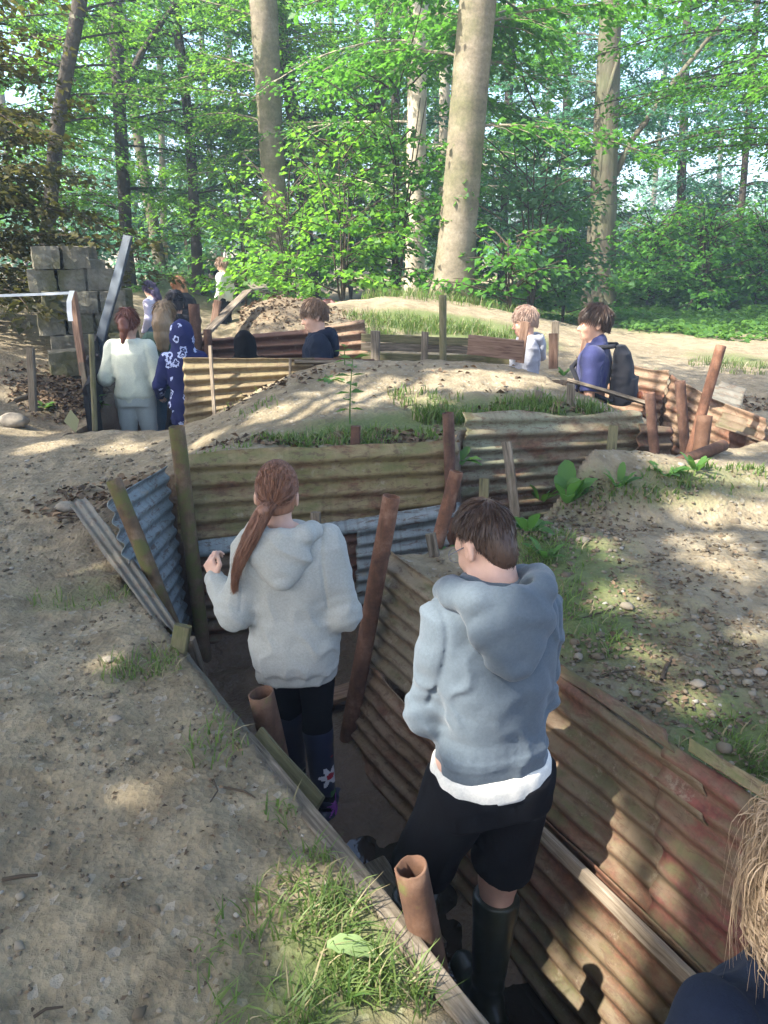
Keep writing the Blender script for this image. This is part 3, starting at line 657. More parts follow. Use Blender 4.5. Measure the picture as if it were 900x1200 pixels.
        # one gentle smoothing step
        for _ in range(2):
            sm = np.zeros_like(V); ct = np.zeros(len(V))
            for a in range(4):
                b = (a+1) % 4
                np.add.at(sm, Fq[:, a], V[Fq[:, b]]); np.add.at(ct, Fq[:, a], 1)
            V = V*.5+.5*sm/np.maximum(ct, 1)[:, None]
        return V, Fq
    def build(s, name, mat, parent, paint=None, mats=None):
        V, Fq = s.mesh()
        if len(Fq) == 0: return None
        mi = None
        if paint is not None:
            C = V[Fq].mean(1); mi = paint(C)
        return put(name, V, Fq, mat, parent, smooth=True, mats=mats, midx=mi)

def rot(yaw=0, pitch=0, roll=0):    # degrees; yaw to the left, pitch nods forward
    y, p, r = R(yaw), R(-pitch), R(roll)
    return np.array(Matrix.Rotation(y, 3, 'Z') @ Matrix.Rotation(p, 3, 'X') @ Matrix.Rotation(r, 3, 'Y'))

# skin and cloth
def mat_skin(name, col):
    t = NT(name); v = t.coord()
    c = t.ramp(t.noise(v, 14, 4), [(.3, tuple(x*.88 for x in col)), (.7, tuple(min(1, x*1.08) for x in col))])
    b = t.bsdf(c, .5, t.bump(t.noise(v, 260, 3), .12, .002), .35)
    b.inputs['Subsurface Weight'].default_value = .12; b.inputs['Subsurface Radius'].default_value = (.012, .005, .003)
    return t.m
SKIN = mat_skin('skin_fair', (.56, .34, .245)); SKIN2 = mat_skin('skin_light_tan', (.46, .265, .18))
LIP = mat_plain('lips', (.42, .19, .15), .5); EYEW = mat_plain('eye_white', (.75, .73, .70), .3, .5); IRIS = mat_plain('iris_brown', (.05, .03, .02), .3, .5); BROW = mat_plain('brow_hair', (.10, .06, .035), .8)
def mat_hair(name, col, hi, scale=(90, 90, 12)):
    t = NT(name); v = t.coord()
    n = t.noise(t.mapping(v, scale), 1, 4, .6)
    isl = t.n('ShaderNodeNewGeometry').outputs['Random Per Island']
    c = t.mix(t.math('MULTIPLY', isl, .6), t.ramp(n, [(.3, col), (.7, hi)]), hi)
    t.bsdf(c, .42, t.bump(n, .5, .004), .35); return t.m
H_AUB = mat_hair('hair_auburn', (.10, .042, .024), (.29, .14, .08))
H_BRN = mat_hair('hair_dark_brown', (.022, .013, .009), (.075, .045, .03))
H_MID = mat_hair('hair_mid_brown', (.075, .045, .028), (.20, .13, .085))
H_LBR = mat_hair('hair_light_brown', (.13, .085, .045), (.27, .185, .105))
H_BLD = mat_hair('hair_blond', (.21, .135, .095), (.46, .32, .24))
H_DBL = mat_hair('hair_dark_blond', (.14, .095, .057), (.37, .265, .165))
H_RED = mat_hair('hair_reddish', (.07, .022, .015), (.17, .06, .035))
H_ORG = mat_hair('hair_copper', (.20, .085, .035), (.42, .20, .09))
H_BLK = mat_hair('hair_black', (.010, .009, .010), (.03, .026, .03))
H_PUR = mat_hair('hair_purple_black', (.030, .022, .045), (.10, .075, .14))
H_CUR = mat_hair('hair_curly_brown', (.14, .085, .05), (.33, .22, .14))

def head(vol, c, M, s=1.0, ears=True, fine=True):
    c = np.array(c, float); f = lambda x, y, z: c+M@(np.array([x, y, z])*s)
    vol.ell(f(0, -.010, .035), np.array([.074, .094, .086])*s, M, .02)
    vol.ell(f(0, .028, -.028), np.array([.062, .068, .082])*s, M, .03)
    vol.ell(f(0, .052, -.080), np.array([.040, .040, .034])*s, M, .03)
    vol.ell(f(0, .070, .022), np.array([.052, .020, .012])*s, M, .02)
    for sx in (-1, 1):
        vol.ell(f(sx*.036, .070, -.028), np.array([.020, .016, .018])*s, M, .02)
        vol.ell(f(sx*.031, .098, .002), np.array([.016, .011, .011])*s, M, .012, 'd')
        vol.ell(f(sx*.031, .080, .002), np.array([.0125, .0125, .0125])*s, M, .003)
        if ears:
            vol.ell(f(sx*.078, -.012, -.006), np.array([.010, .020, .031])*s, M@rot(0, -12, 0), .008)
            vol.ell(f(sx*.087, -.006, -.002), np.array([.006, .010, .017])*s, M@rot(0, -12, 0), .006, 'd')
    vol.cap(f(0, .092, .008), f(0, .112, -.030), .008*s, .0125*s, .014)
    vol.ell(f(.009, .103, -.034), np.array([.008, .010, .007])*s, M, .008); vol.ell(f(-.009, .103, -.034), np.array([.008, .010, .007])*s, M, .008)
    vol.ell(f(0, .090, -.060), np.array([.022, .010, .006])*s, M, .006); vol.ell(f(0, .089, -.069), np.array([.019, .010, .006])*s, M, .006)
def head_paint(c, M, s, base=None):
    def fn(C):
        L = (C-c)@M/s; mi = np.zeros(len(C), np.int32)
        ax = np.abs(L[:, 0])
        lip = (ax < .024) & (L[:, 1] > .085) & (L[:, 2] < -.054) & (L[:, 2] > -.076); mi[lip] = 1
        e = (ax-.031)**2/.012**2+(L[:, 2]-.002)**2/.0062**2 < 1; e &= L[:, 1] > .07; mi[e] = 2
        ir = (ax-.031)**2+(L[:, 2]-.002)**2 < .0052**2; ir &= L[:, 1] > .07; mi[ir] = 3
        b = (np.abs(ax-.034) < .020) & (np.abs(L[:, 2]-(.024-.10*np.abs(ax-.03))) < .0042) & (L[:, 1] > .05); mi[b] = 4
        return mi
    return fn

def hand(vol, w, f, n, side, curl=.6, s=1.0, spread=.12, thumb_in=.5, k=.006):
    """w wrist, f towards the knuckles, n palm normal, side +1: thumb on cross(f, n)"""
    f = np.array(f, float); f /= np.linalg.norm(f); n = np.array(n, float); n -= f*(n@f); n /= np.linalg.norm(n); t = np.cross(f, n)*side
    w = np.array(w, float)
    kn = []
    for i, off in enumerate((.029, .010, -.010, -.028)):
        p = w+(f*(.088-.003*abs(i-1)-.004*(i == 3))+t*off)*s; kn.append(p)
        vol.cap(w+t*off*.55*s+f*.012*s, p, .0125*s, .0105*s, .010)
    vol.cap(w+t*.016*s+f*.02*s+n*.006*s, w+t*.030*s+f*.05*s+n*.008*s, .014*s, .012*s, .012)
    Ls = [(.043, .026, .021), (.048, .030, .023), (.044, .028, .022), (.034, .021, .019)]
    for i, p in enumerate(kn):
        a0 = (spread*(1.5-i)); d = f*cos(a0*.6)+t*sin(a0*.6); ang = 0; q = p; r = (.0092, .0096, .0092, .0082)[i]*s
        cu = curl*(1+.10*i)
        for j, L in enumerate(Ls[i]):
            ang += cu*(.9, 1.15, .7)[j]
            dd = d*cos(ang)+n*sin(ang); q2 = q+dd*L*s
            vol.cap(q, q2, r*(1-.08*j), r*(1-.08*(j+1)), .003); q = q2
    p = w+(f*.028+t*.026)*s; d1 = t*.75+f*.75+n*.35*thumb_in; d1 /= np.linalg.norm(d1)
    q = p+d1*.040*s; vol.cap(p, q, .0135*s, .0105*s, .008)
    d2 = f*.9+n*.5*thumb_in+t*(.35-.9*thumb_in); d2 /= np.linalg.norm(d2); q2 = q+d2*.032*s; vol.cap(q, q2, .0105*s, .0095*s, .004)
    d3 = f*.8+n*.75*thumb_in-t*.5*thumb_in; d3 /= np.linalg.norm(d3); vol.cap(q2, q2+d3*.026*s, .0093*s, .007*s, .004)

def joints(H, **o):
    s = H/1.65
    J = dict(pelvis=(0, 0, .90), chest=(0, .0, 1.22), neck=(0, -.005, 1.39), head=(0, .02, 1.525), head_rot=(0, 0, 0),
             shL=(-.165, -.005, 1.335), shR=(.165, -.005, 1.335), elL=(-.215, -.03, 1.06), elR=(.215, -.03, 1.06), wrL=(-.215, .09, .83), wrR=(.215, .09, .83),
             hiL=(-.085, 0, .88), hiR=(.085, 0, .88), knL=(-.095, .02, .47), knR=(.095, .02, .47), anL=(-.10, -.02, .085), anR=(.10, -.02, .085), toeL=(-.12, .13, .03), toeR=(.12, .13, .03))
    for k in J: J[k] = np.array(J[k], float)*(1 if k == 'head_rot' else s)
    for k, v in o.items():
        if k != 'hs': J[k] = np.array(v, float)
    J['s'] = s; J['hs'] = s*o.get('hs', 1.0) if np.isscalar(o.get('hs', 1.0)) else s; J['M'] = rot(*J['head_rot'])
    return J

def tlev(J, infl, z0, z1=None, sh=1.0, hip=1.0, waist=1.0):
    """torso ovals following pelvis - chest - neck, inflated"""
    s = J['s']; pz, cz, nz = J['pelvis'][2], J['chest'][2], J['neck'][2]
    raw = [(pz-.09*s, 'p', .150*hip, .108*hip), (pz+.02*s, 'p', .158*hip, .110*hip), (pz+.15*s, 'm', .128*waist, .094*waist), (cz-.03*s, 'c', .145, .104), (cz+.06*s, 'c', .158*sh, .102), (nz-.055*s, 'n', .165*sh, .075), (nz-.02*s, 'n', .11, .06), (nz+.015*s, 'n', .062, .055)]
    def ctr(z):
        return [np.interp(z, [pz, cz, nz], [J[q][i] for q in ('pelvis', 'chest', 'neck')]) for i in (0, 1)]
    zs = np.array([r[0] for r in raw]); rx = np.array([r[2] for r in raw])*s; ry = np.array([r[3] for r in raw])*s
    z1 = zs[-1] if z1 is None else z1
    out = []
    for z in sorted(set([z0]+[q for q in zs if z0 < q < z1]+[z1])):
        cx, cy = ctr(z); out.append((z, cx, cy, np.interp(z, zs, rx)+infl, np.interp(z, zs, ry)+infl))
    return out

def bounds(J, pad=.2):
    a = np.array([v for k, v in J.items() if k not in ('s', 'hs', 'M', 'head_rot') and isinstance(v, np.ndarray) and v.shape == (3,)])
    lo = a.min(0)-pad; hi = a.max(0)+pad; lo[2] = -.01; return lo, hi

def body(J, h, root, skin, hands=None, short=None, girl=False):
    s = J['s']; lo, hi = bounds(J); v = Vol(lo, hi, h)
    v.loft(tlev(J, -.004, J['pelvis'][2]-.09*s), .03)
    v.cap(J['neck']-[0, 0, .03], J['head']+J['M']@np.array([0, -.02, -.06])*s, .056*(.3*s+.7*J['hs'])*(.9 if girl else 1), .051*J['hs']*(.9 if girl else 1), .03)
    for S_ in 'LR':
        v.cap(J['sh'+S_], J['el'+S_], .045*s, .036*s, .03); v.cap(J['el'+S_], J['wr'+S_], .037*s, .026*s, .02)
        v.cap(J['hi'+S_], J['kn'+S_], .083*s, .054*s, .04); v.cap(J['kn'+S_], J['an'+S_], .052*s, .036*s, .03)
        kn, an = J['kn'+S_], J['an'+S_]
        v.ell(kn+(an-kn)*.28+[0, -.012*s, 0], np.array([.040, .042, .10])*s, None, .02)
        toe = J['toe'+S_]
        v.cap(an-[0, 0, .03*s], toe+[0, 0, .01], .040*s, .030*s, .03); v.cap(an-[0, 0, .045*s], an+(an-toe)*[.3, .3, 0]-[0, 0, .045*s], .036*s, .034*s, .03)
        hd = (hands or {}).get(S_)
        w = J['wr'+S_]; f = w-J['el'+S_]; f /= np.linalg.norm(f); sd = 1 if S_ == 'R' else -1
        if hd is None: hd = dict(f=f, n=(-sd*.9, .2, .1), side=None)
        sg = hd.get('side')
        if sg is None:
            n_ = np.array(hd['n'], float); t_ = np.cross(np.array(hd['f'], float), n_); sg = 1 if t_[1] > 0 else -1
        hand(v, w, hd['f'], hd['n'], sg, hd.get('curl', .45), s*(.93 if girl else 1.0), thumb_in=hd.get('thumb_in', .5))
    head(v, J['head'], J['M'], J['hs'])
    return v.build('body', None, root, head_paint(J['head'], J['M'], J['hs']), [skin, LIP, EYEW, IRIS, BROW])

def top(J, h, root, mat, infl=.016, hem=None, sleeve='long', hood=None, name='hoodie', cuff=True, fold=.006, bag=1.0, hips=1.0, mats=None, paint=None, seed=0, band=True, collar=False, arm=1.0, band_in=.012):
    s = J['s']; lo, hi = bounds(J, .16); hem = J['pelvis'][2]-.06*s if hem is None else hem
    lo[2] = hem-.05; hi[2] = J['head'][2]+.25
    v = Vol(lo, hi, h)
    lev = tlev(J, infl*bag, hem+.05*s if band else hem, hip=hips)
    v.loft(lev, .03, 2.5)
    if band:
        l0 = lev[0]; v.loft([(hem, l0[1], l0[2], l0[3]-band_in*s, l0[4]-band_in*s), (hem+.055*s, l0[1], l0[2], l0[3]-band_in*s, l0[4]-band_in*s)], .016, 2.5)
    for S_ in 'LR':
        sh, el, wr = J['sh'+S_], J['el'+S_], J['wr'+S_]
        v.cap(sh*[.93, 1, 1], el, (.052*s+infl*.9)*arm, (.044*s+infl)*arm, .05)
        if sleeve == 'long':
            e = (wr-el)/np.linalg.norm(wr-el)
            v.cap(el, wr-e*.05*s, (.044*s+infl)*arm, (.034*s+infl*.9)*arm, .03)
            if cuff: v.cap(wr-e*.055*s, wr+e*.005*s, .034*s+infl*.25, .033*s+infl*.2, .012)
            else: v.cap(wr-e*.06*s, wr, (.034*s+infl*.7)*arm, (.032*s+infl*.5)*arm, .02)
        else:
            pass
    if sleeve == 'short':
        for S_ in 'LR':
            sh, el = J['sh'+S_], J['el'+S_]; m = sh+(el-sh)*.68; e = (el-sh)/np.linalg.norm(el-sh)
            x, y, z = v.pts((slice(None),)*3); q = (x-m[0])*e[0]+(y-m[1])*e[1]+(z-m[2])*e[2]
            near = np.sqrt((x-el[0])**2+(y-el[1])**2+(z-el[2])**2) < .24*s
            v.d = np.where(near, np.maximum(v.d, q.astype(np.float32)), v.d)
    nk = J['neck']
    if hood == 'down':
        q = Vol(nk-.34*s, nk+.26*s, h)
        q.chain([nk+np.array(p)*s for p in ((-.060, .085, -.055), (-.100, .035, -.018), (-.112, -.03, .0), (-.085, -.088, .006), (0, -.112, .004), (.085, -.088, .006), (.112, -.03, .0), (.100, .035, -.018), (.060, .085, -.055))], [.022*s, .032*s, .037*s, .038*s, .036*s, .038*s, .037*s, .032*s, .022*s], .02)
        q.ell(nk+np.array([0, -.118, -.070])*s, np.array([.116, .044, .084])*s, rot(0, -14, 0), .02)
        q.ell(nk+np.array([0, -.128, -.125])*s, np.array([.074, .040, .070])*s, rot(0, -14, 0), .025)
        for sx in (-1, 1): q.cap(nk+np.array([sx*.095, -.092, -.03])*s, nk+np.array([sx*.012, -.146, -.160])*s, .021*s, .027*s, .015)
        q.ell(nk+np.array([0, -.085, .020])*s, np.array([.070, .030, .050])*s, rot(0, -20, 0), .012, 'd')
        q.ell(nk+np.array([0, -.01, .07])*s, np.array([.070, .075, .10])*s, None, .012, 'd')
        q.disp(lambda x, y, z: -.006*(1-np.abs(vn(x*11+seed, y*11, z*16+x*8))*3.4)-.002*vn(x*45, y*45, z*45))
        q.build('hood', mat, root)
    if hood == 'up':
        M = J['M']; c = J['head']
        v.ell(c+M@np.array([0, -.025, .02])*s, np.array([.108, .128, .135])*s, M, .04)
        v.cap(c+M@np.array([0, -.03, -.06])*s, nk+np.array([0, -.02, -.02])*s, .092*s, .11*s, .05)
        v.ell(c+M@np.array([0, .13, -.03])*s, np.array([.072, .085, .10])*s, M, .02, 'd')
    if collar:
        v.cap(nk+np.array([0, -.02, -.03])*s, nk+np.array([0, -.01, .02])*s, .066*s, .062*s, .01)
    if fold:
        def f(x, y, z):
            n0 = vn(x*6.5+seed, y*6.5, z*3.2); n1 = vn(x*13+z*6+seed, y*13, z*9-x*5); n2 = vn(x*34+3, y*34+seed, z*40)
            out = -fold*.70*(1-np.abs(n0)*3.4)-fold*.95*(np.clip(1-np.abs(n1)*6.5, -.35, 1))-fold*.20*n2
            for S_ in 'LR':
                el = J['el'+S_]; dd = np.sqrt((x-el[0])**2+(y-el[1])**2+(z-el[2])**2)
                out = out-fold*.75*np.exp(-(dd/(.095*s))**2)*np.sin((z+.6*y+.5*x*(1 if S_ == 'L' else -1))*125/s+5*n1)
                sh = J['sh'+S_]; dd = np.sqrt((x-sh[0])**2+(y-sh[1])**2+(z-sh[2]+.11*s)**2)
                out = out-fold*.5*np.exp(-(dd/(.08*s))**2)*np.sin((z*.6-x*(1 if S_ == 'L' else -1))*95/s+4*n0)
            out = out-fold*.09*np.exp(-((z-hem-.075*s)/(.028*s))**2)*np.sin(np.arctan2(y, x)*31+9*n1)
            xs = np.abs(x-J['neck'][0]); out = out+.006*np.exp(-((xs-(.150+.10*np.clip(J['neck'][2]-z-.1*s, 0, 1))*s)/.006)**2)*(z > J['neck'][2]-.30*s)
            if band: out = out+.003*np.exp(-((z-hem-.052*s)/.007)**2)
            return out
        v.disp(f)
    return v.build(name, mat, root, paint, mats)

def legs(J, h, root, mat, infl=.012, end='ankle', name='trousers', flare=0.0, fold=.005, paint=None, mats=None, seed=0, waist=None, slim=1.0):
    s = J['s']; lo, hi = bounds(J, .14); hi[2] = J['pelvis'][2]+.14; v = Vol(lo, hi, h)
    wz = J['pelvis'][2]+.09*s if waist is None else waist
    v.loft(tlev(J, infl*.7, J['pelvis'][2]-.09*s, wz, hip=slim), .03)
    for S_ in 'LR':
        hi_, kn, an = J['hi'+S_], J['kn'+S_], J['an'+S_]
        if end == 'knee':
            e = (kn-hi_)/np.linalg.norm(kn-hi_); v.cap(hi_, kn-e*.06*s, .092*s*slim+infl*.7, .074*s*slim+infl*1.3, .04)
        else:
            v.cap(hi_, kn, .085*s+infl*.7, .056*s+infl, .035); v.cap(kn, an+[0, 0, .0], .056*s+infl, .042*s+infl+flare, .02)
    if end == 'knee':
        x, y, z = v.pts((slice(None),)*3)
        for S_ in 'LR':
            hi_, kn = J['hi'+S_], J['kn'+S_]; e = (kn-hi_)/np.linalg.norm(kn-hi_); m = kn-e*.055*s
            q = (x-m[0])*e[0]+(y-m[1])*e[1]+(z-m[2])*e[2]
            oth = J['kn'+('R' if S_ == 'L' else 'L')]
            mine = (x-kn[0])**2+(y-kn[1])**2+(z-kn[2])**2 < (x-oth[0])**2+(y-oth[1])**2+(z-oth[2])**2
            v.d = np.where(mine & (z < J['pelvis'][2]-.1*s), np.maximum(v.d, q.astype(np.float32)), v.d)
    if fold:
        def f(x, y, z):
            n1 = vn(x*10+seed, y*10, z*12); return -fold*(1-np.abs(n1)*3)*.8-fold*.6*np.sin(z*60/s+8*n1)*np.exp(-((z-J['knL'][2]+.05)/(.13*s))**2)
        v.disp(f)
    return v.build(name, mat, root, paint, mats)

def boot(J, h, S_, root, mat, hgt=.36, name='boot', r=.058, paint=None, mats=None):
    s = J['s']; an, kn, toe = J['an'+S_], J['kn'+S_], J['toe'+S_]; d = (kn-an)/np.linalg.norm(kn-an)
    lo = np.minimum(np.minimum(an, toe), an+d*hgt)-.12; hi = np.maximum(np.maximum(an, toe), an+d*hgt)+.12
    v = Vol(lo, hi, h); top_ = an+d*(hgt-.08)*s
    v.cap(an, top_, .047*s, r*s, .02); v.cap(top_, top_+d*.03, r*s, r*s*1.02, .01)
    q = (toe-an)*[1, 1, 0]; q /= np.linalg.norm(q)
    heel = an*[1, 1, 0]-q*.045*s
    v.cap(heel+[0, 0, .040*s], toe*[1, 1, 0]+[0, 0, .036*s], .044*s, .040*s, .03); v.cap(an-[0, 0, .03*s], an+q*.05*s-[0, 0, .035*s], .045*s, .042*s, .03)
    # sole, welt and open rim
    v.cap(heel+[0, 0, .016*s], toe*[1, 1, 0]+[0, 0, .016*s], .050*s, .046*s, .004)
    v.cap(top_+d*.026, top_+d*.036, r*s*1.04, r*s*1.04, .004)
    x, y, z = v.pts((slice(None),)*3)
    v.d = np.maximum(v.d, (-z+.0).astype(np.float32))
    e = top_+d*.045; v.d = np.maximum(v.d, ((x-e[0])*d[0]+(y-e[1])*d[1]+(z-e[2])*d[2]).astype(np.float32))
    v.disp(lambda x, y, z: -.0025*np.sin(z*95+vn(x*20, y*20, z*8)*8)*np.exp(-((z-.13)/.06)**2))
    return v.build(name, mat, root, paint, mats)

def strands(name, mat, parent, P0, P1, P2, w=.0022, n=6):
    """tapered ribbons along quadratic curves"""
    N = len(P0); t = np.linspace(0, 1, n)[None, :, None]
    C = P0[:, None]*(1-t)**2+P1[:, None]*2*t*(1-t)+P2[:, None]*t*t
    d = np.gradient(C, axis=1); sd = np.cross(d, rng.normal(size=(N, 1, 3))); sd /= np.linalg.norm(sd, axis=2, keepdims=True)+1e-9
    ww = w*(1-.8*t**2)
    A = C+sd*ww; B = C-sd*ww
    V = np.stack([A, B], 2).reshape(-1, 3)
    b = (np.arange(N)[:, None]*n+np.arange(n-1)[None]).ravel()*2
    Fc = np.stack([b, b+1, b+3, b+2], 1)
    return put(name, V, Fc, mat, parent, smooth=True)

def hair_cap(v, J, thick=.012, front=.055, back=-.075, side=-.02, noise=.006, top=.012, seed=0, strand=(40, 40, 14), nape=.066):
    """shell over the skull, kept above a hair line that drops towards the nape"""
    c, M, s = J['head'], J['M'], J['hs']
    w = Vol(c-.2, c+.2, v.h)
    w.ell(c+M@np.array([0, -.012, .036+top*.5])*s, np.array([.074+thick, .096+thick, .088+thick+top])*s, M, .01)
    w.ell(c+M@np.array([0, -.045, -.02])*s, np.array([nape+thick*.8, .062+thick, .075])*s, M, .02)
    x, y, z = w.pts((slice(None),)*3); X, Y, Zz = np.broadcast_arrays(x-c[0], y-c[1], z-c[2])
    L = [(M[0, i]*X+M[1, i]*Y+M[2, i]*Zz)/s for i in range(3)]
    line = np.interp(L[1], [-.10, -.05, -.02, .03, .06, .11], [back, back+.012, side, side+.035, front-.006, front])
    wob = .012*vn(L[0]*45, L[1]*45+seed, 1.0)
    w.d = np.maximum(w.d, ((line+wob-L[2])*.8*s).astype(np.float32))
    w.disp(lambda a, b, q: noise*(1.2*vn(a*strand[0]+seed, b*strand[1], q*strand[2])+.8*vn(a*90+seed, b*90, q*30)))
    sl = v.sl(w.lo, w.lo+w.h*w.n)
    return w

def cap_strands(name, w, J, mat, parent, n, L, lift=.4, wid=.0016, down=.35, whorl=(.01, -.07, .13), keep=None):
    V, Fq = w.mesh(); nrm = np.cross(V[Fq[:, 2]]-V[Fq[:, 0]], V[Fq[:, 3]]-V[Fq[:, 1]]); ar = np.linalg.norm(nrm, axis=1); nrm /= ar[:, None]+1e-12
    k = rng.choice(len(Fq), n, p=ar/ar.sum()); A = V[Fq[k]].mean(1)+rng.normal(0, w.h*.3, (n, 3)); N_ = nrm[k]; c, M, s = J['head'], J['M'], J['hs']
    ok = ((A-c)*N_).sum(1) > .02; A, N_ = A[ok], N_[ok]
    wp = c+M@(np.array(whorl)*s); fl = A-wp; fl = fl-N_*(fl*N_).sum(1, keepdims=True); fl /= np.linalg.norm(fl, axis=1, keepdims=True)+1e-6
    fl = fl+np.array([0, 0, -down])+.10*rng.normal(size=A.shape)+.18*np.stack([vn(A[:, 0]*60, A[:, 1]*60, A[:, 2]*60+q) for q in range(3)], 1); fl -= N_*np.minimum((fl*N_).sum(1, keepdims=True), 0)
    l = L*s*rng.uniform(.6, 1.2, (len(A), 1))*np.clip(.55+((A-c)@M)[:, 2:]/(.16*s), .35, 1.15)
    A = A-N_*.004
    return strands(name, mat, parent, A, A+N_*l*lift+fl*l*.4, A+N_*l*lift*.35+fl*l, wid, 5)

def person(label, loc, yaw, H, fn, cat='person', **J):
    e = empty('person', loc, R(yaw)); tag(e, label, cat)
    fn(e, joints(H, **J)); return e
# ------------------------------------------------------------------ the people
C_GREY = mat_cloth('grey_green_fleece', (.335, .335, .295), .05); C_BLUE = mat_cloth('blue_grey_fleece', (.088, .110, .128), .08)
C_BLACK = mat_cloth('black_jersey', (.006, .006, .0075), .2, sheen=.0); C_WHITE = mat_cloth('cream_cotton', (.66, .63, .55), .04)
C_NAVY = mat_cloth('navy_fleece', (.011, .016, .030), .2, sheen=.03); C_CREAM = mat_cloth('cream_knit', (.58, .60, .48), .05, weave=260)
C_SAGE = mat_cloth('pale_sage_cotton', (.43, .46, .42), .06); C_GREEN = mat_cloth('dark_green_cotton', (.045, .085, .065), .12); C_DENIM = mat_cloth('blue_denim', (.085, .14, .20), .2)
C_BLK2 = mat_cloth('faded_black', (.022, .022, .026), .2, sheen=.05); C_LAV = mat_cloth('lavender_blue_cotton', (.040, .044, .115), .08); C_PALE = mat_cloth('pale_grey_fleece', (.30, .305, .33), .06)
C_LILAC = mat_cloth('lilac_sleeve', (.30, .25, .36), .06); C_OFFW = mat_cloth('off_white_fleece', (.68, .66, .62), .05); C_LBLUE = mat_cloth('pale_lilac_top', (.60, .55, .66), .05); C_BLU2 = mat_cloth('bright_blue_shirt', (.05, .15, .34), .1)
RUB_NAVY = mat_plain('navy_rubber', (.016, .020, .045), .38, .5, .15); RUB_GREEN = mat_plain('dark_olive_rubber', (.022, .026, .018), .36, .5, .3, 20)
PET_W = mat_plain('white_print', (.70, .68, .70), .5); PET_R = mat_plain('red_print', (.40, .03, .05), .5); PET_P = mat_plain('purple_print', (.26, .06, .34), .5); PET_G = mat_plain('green_print', (.05, .16, .05), .5)
t = NT('navy_flower_print'); v = t.coord()
vo = t.n('ShaderNodeTexVoronoi', feature='F1'); vo.inputs['Scale'].default_value = 11; t.l(t.n('ShaderNodeVectorMath', operation='ADD').outputs[0], vo.inputs['Vector'])
va = vo.inputs['Vector'].links[0].from_node; t.l(v, va.inputs[0]); nz = t.n('ShaderNodeTexNoise'); nz.inputs['Scale'].default_value = 40; t.l(v, nz.inputs['Vector'])
sc = t.n('ShaderNodeVectorMath', operation='SCALE'); sc.inputs['Scale'].default_value = .05; t.l(nz.outputs['Color'], sc.inputs[0]); t.l(sc.outputs[0], va.inputs[1])
fl = t.ramp(vo.outputs['Distance'], [(.10, (1,)*3), (.13, (0,)*3), (.24, (0,)*3), (.27, (1,)*3), (.36, (1,)*3), (.40, (0,)*3)])
pk = t.ramp(vo.outputs['Color'], [(.45, (0,)*3), (.5, (1,)*3)])
c = t.mix(t.math('MULTIPLY', fl, pk), t.mix(t.noise(v, 5), (.010, .012, .05), (.025, .03, .11)), (.42, .47, .66))
t.bsdf(c, .9, None, .2); C_FLOW = t.m
M_LENS = mat_plain('spectacle_frame', (.16, .16, .18), .25, .5, .05)

def simple_hair(kind):
    def f(e, J, h, mat):
        w = hair_cap(Vol((0, 0, 0), (1, 1, 1), h), J, **kind); return w.build('hair', mat, e)
    return f
def on_local(J, p): return J['head']+J['M']@(np.array(p)*J['hs'])

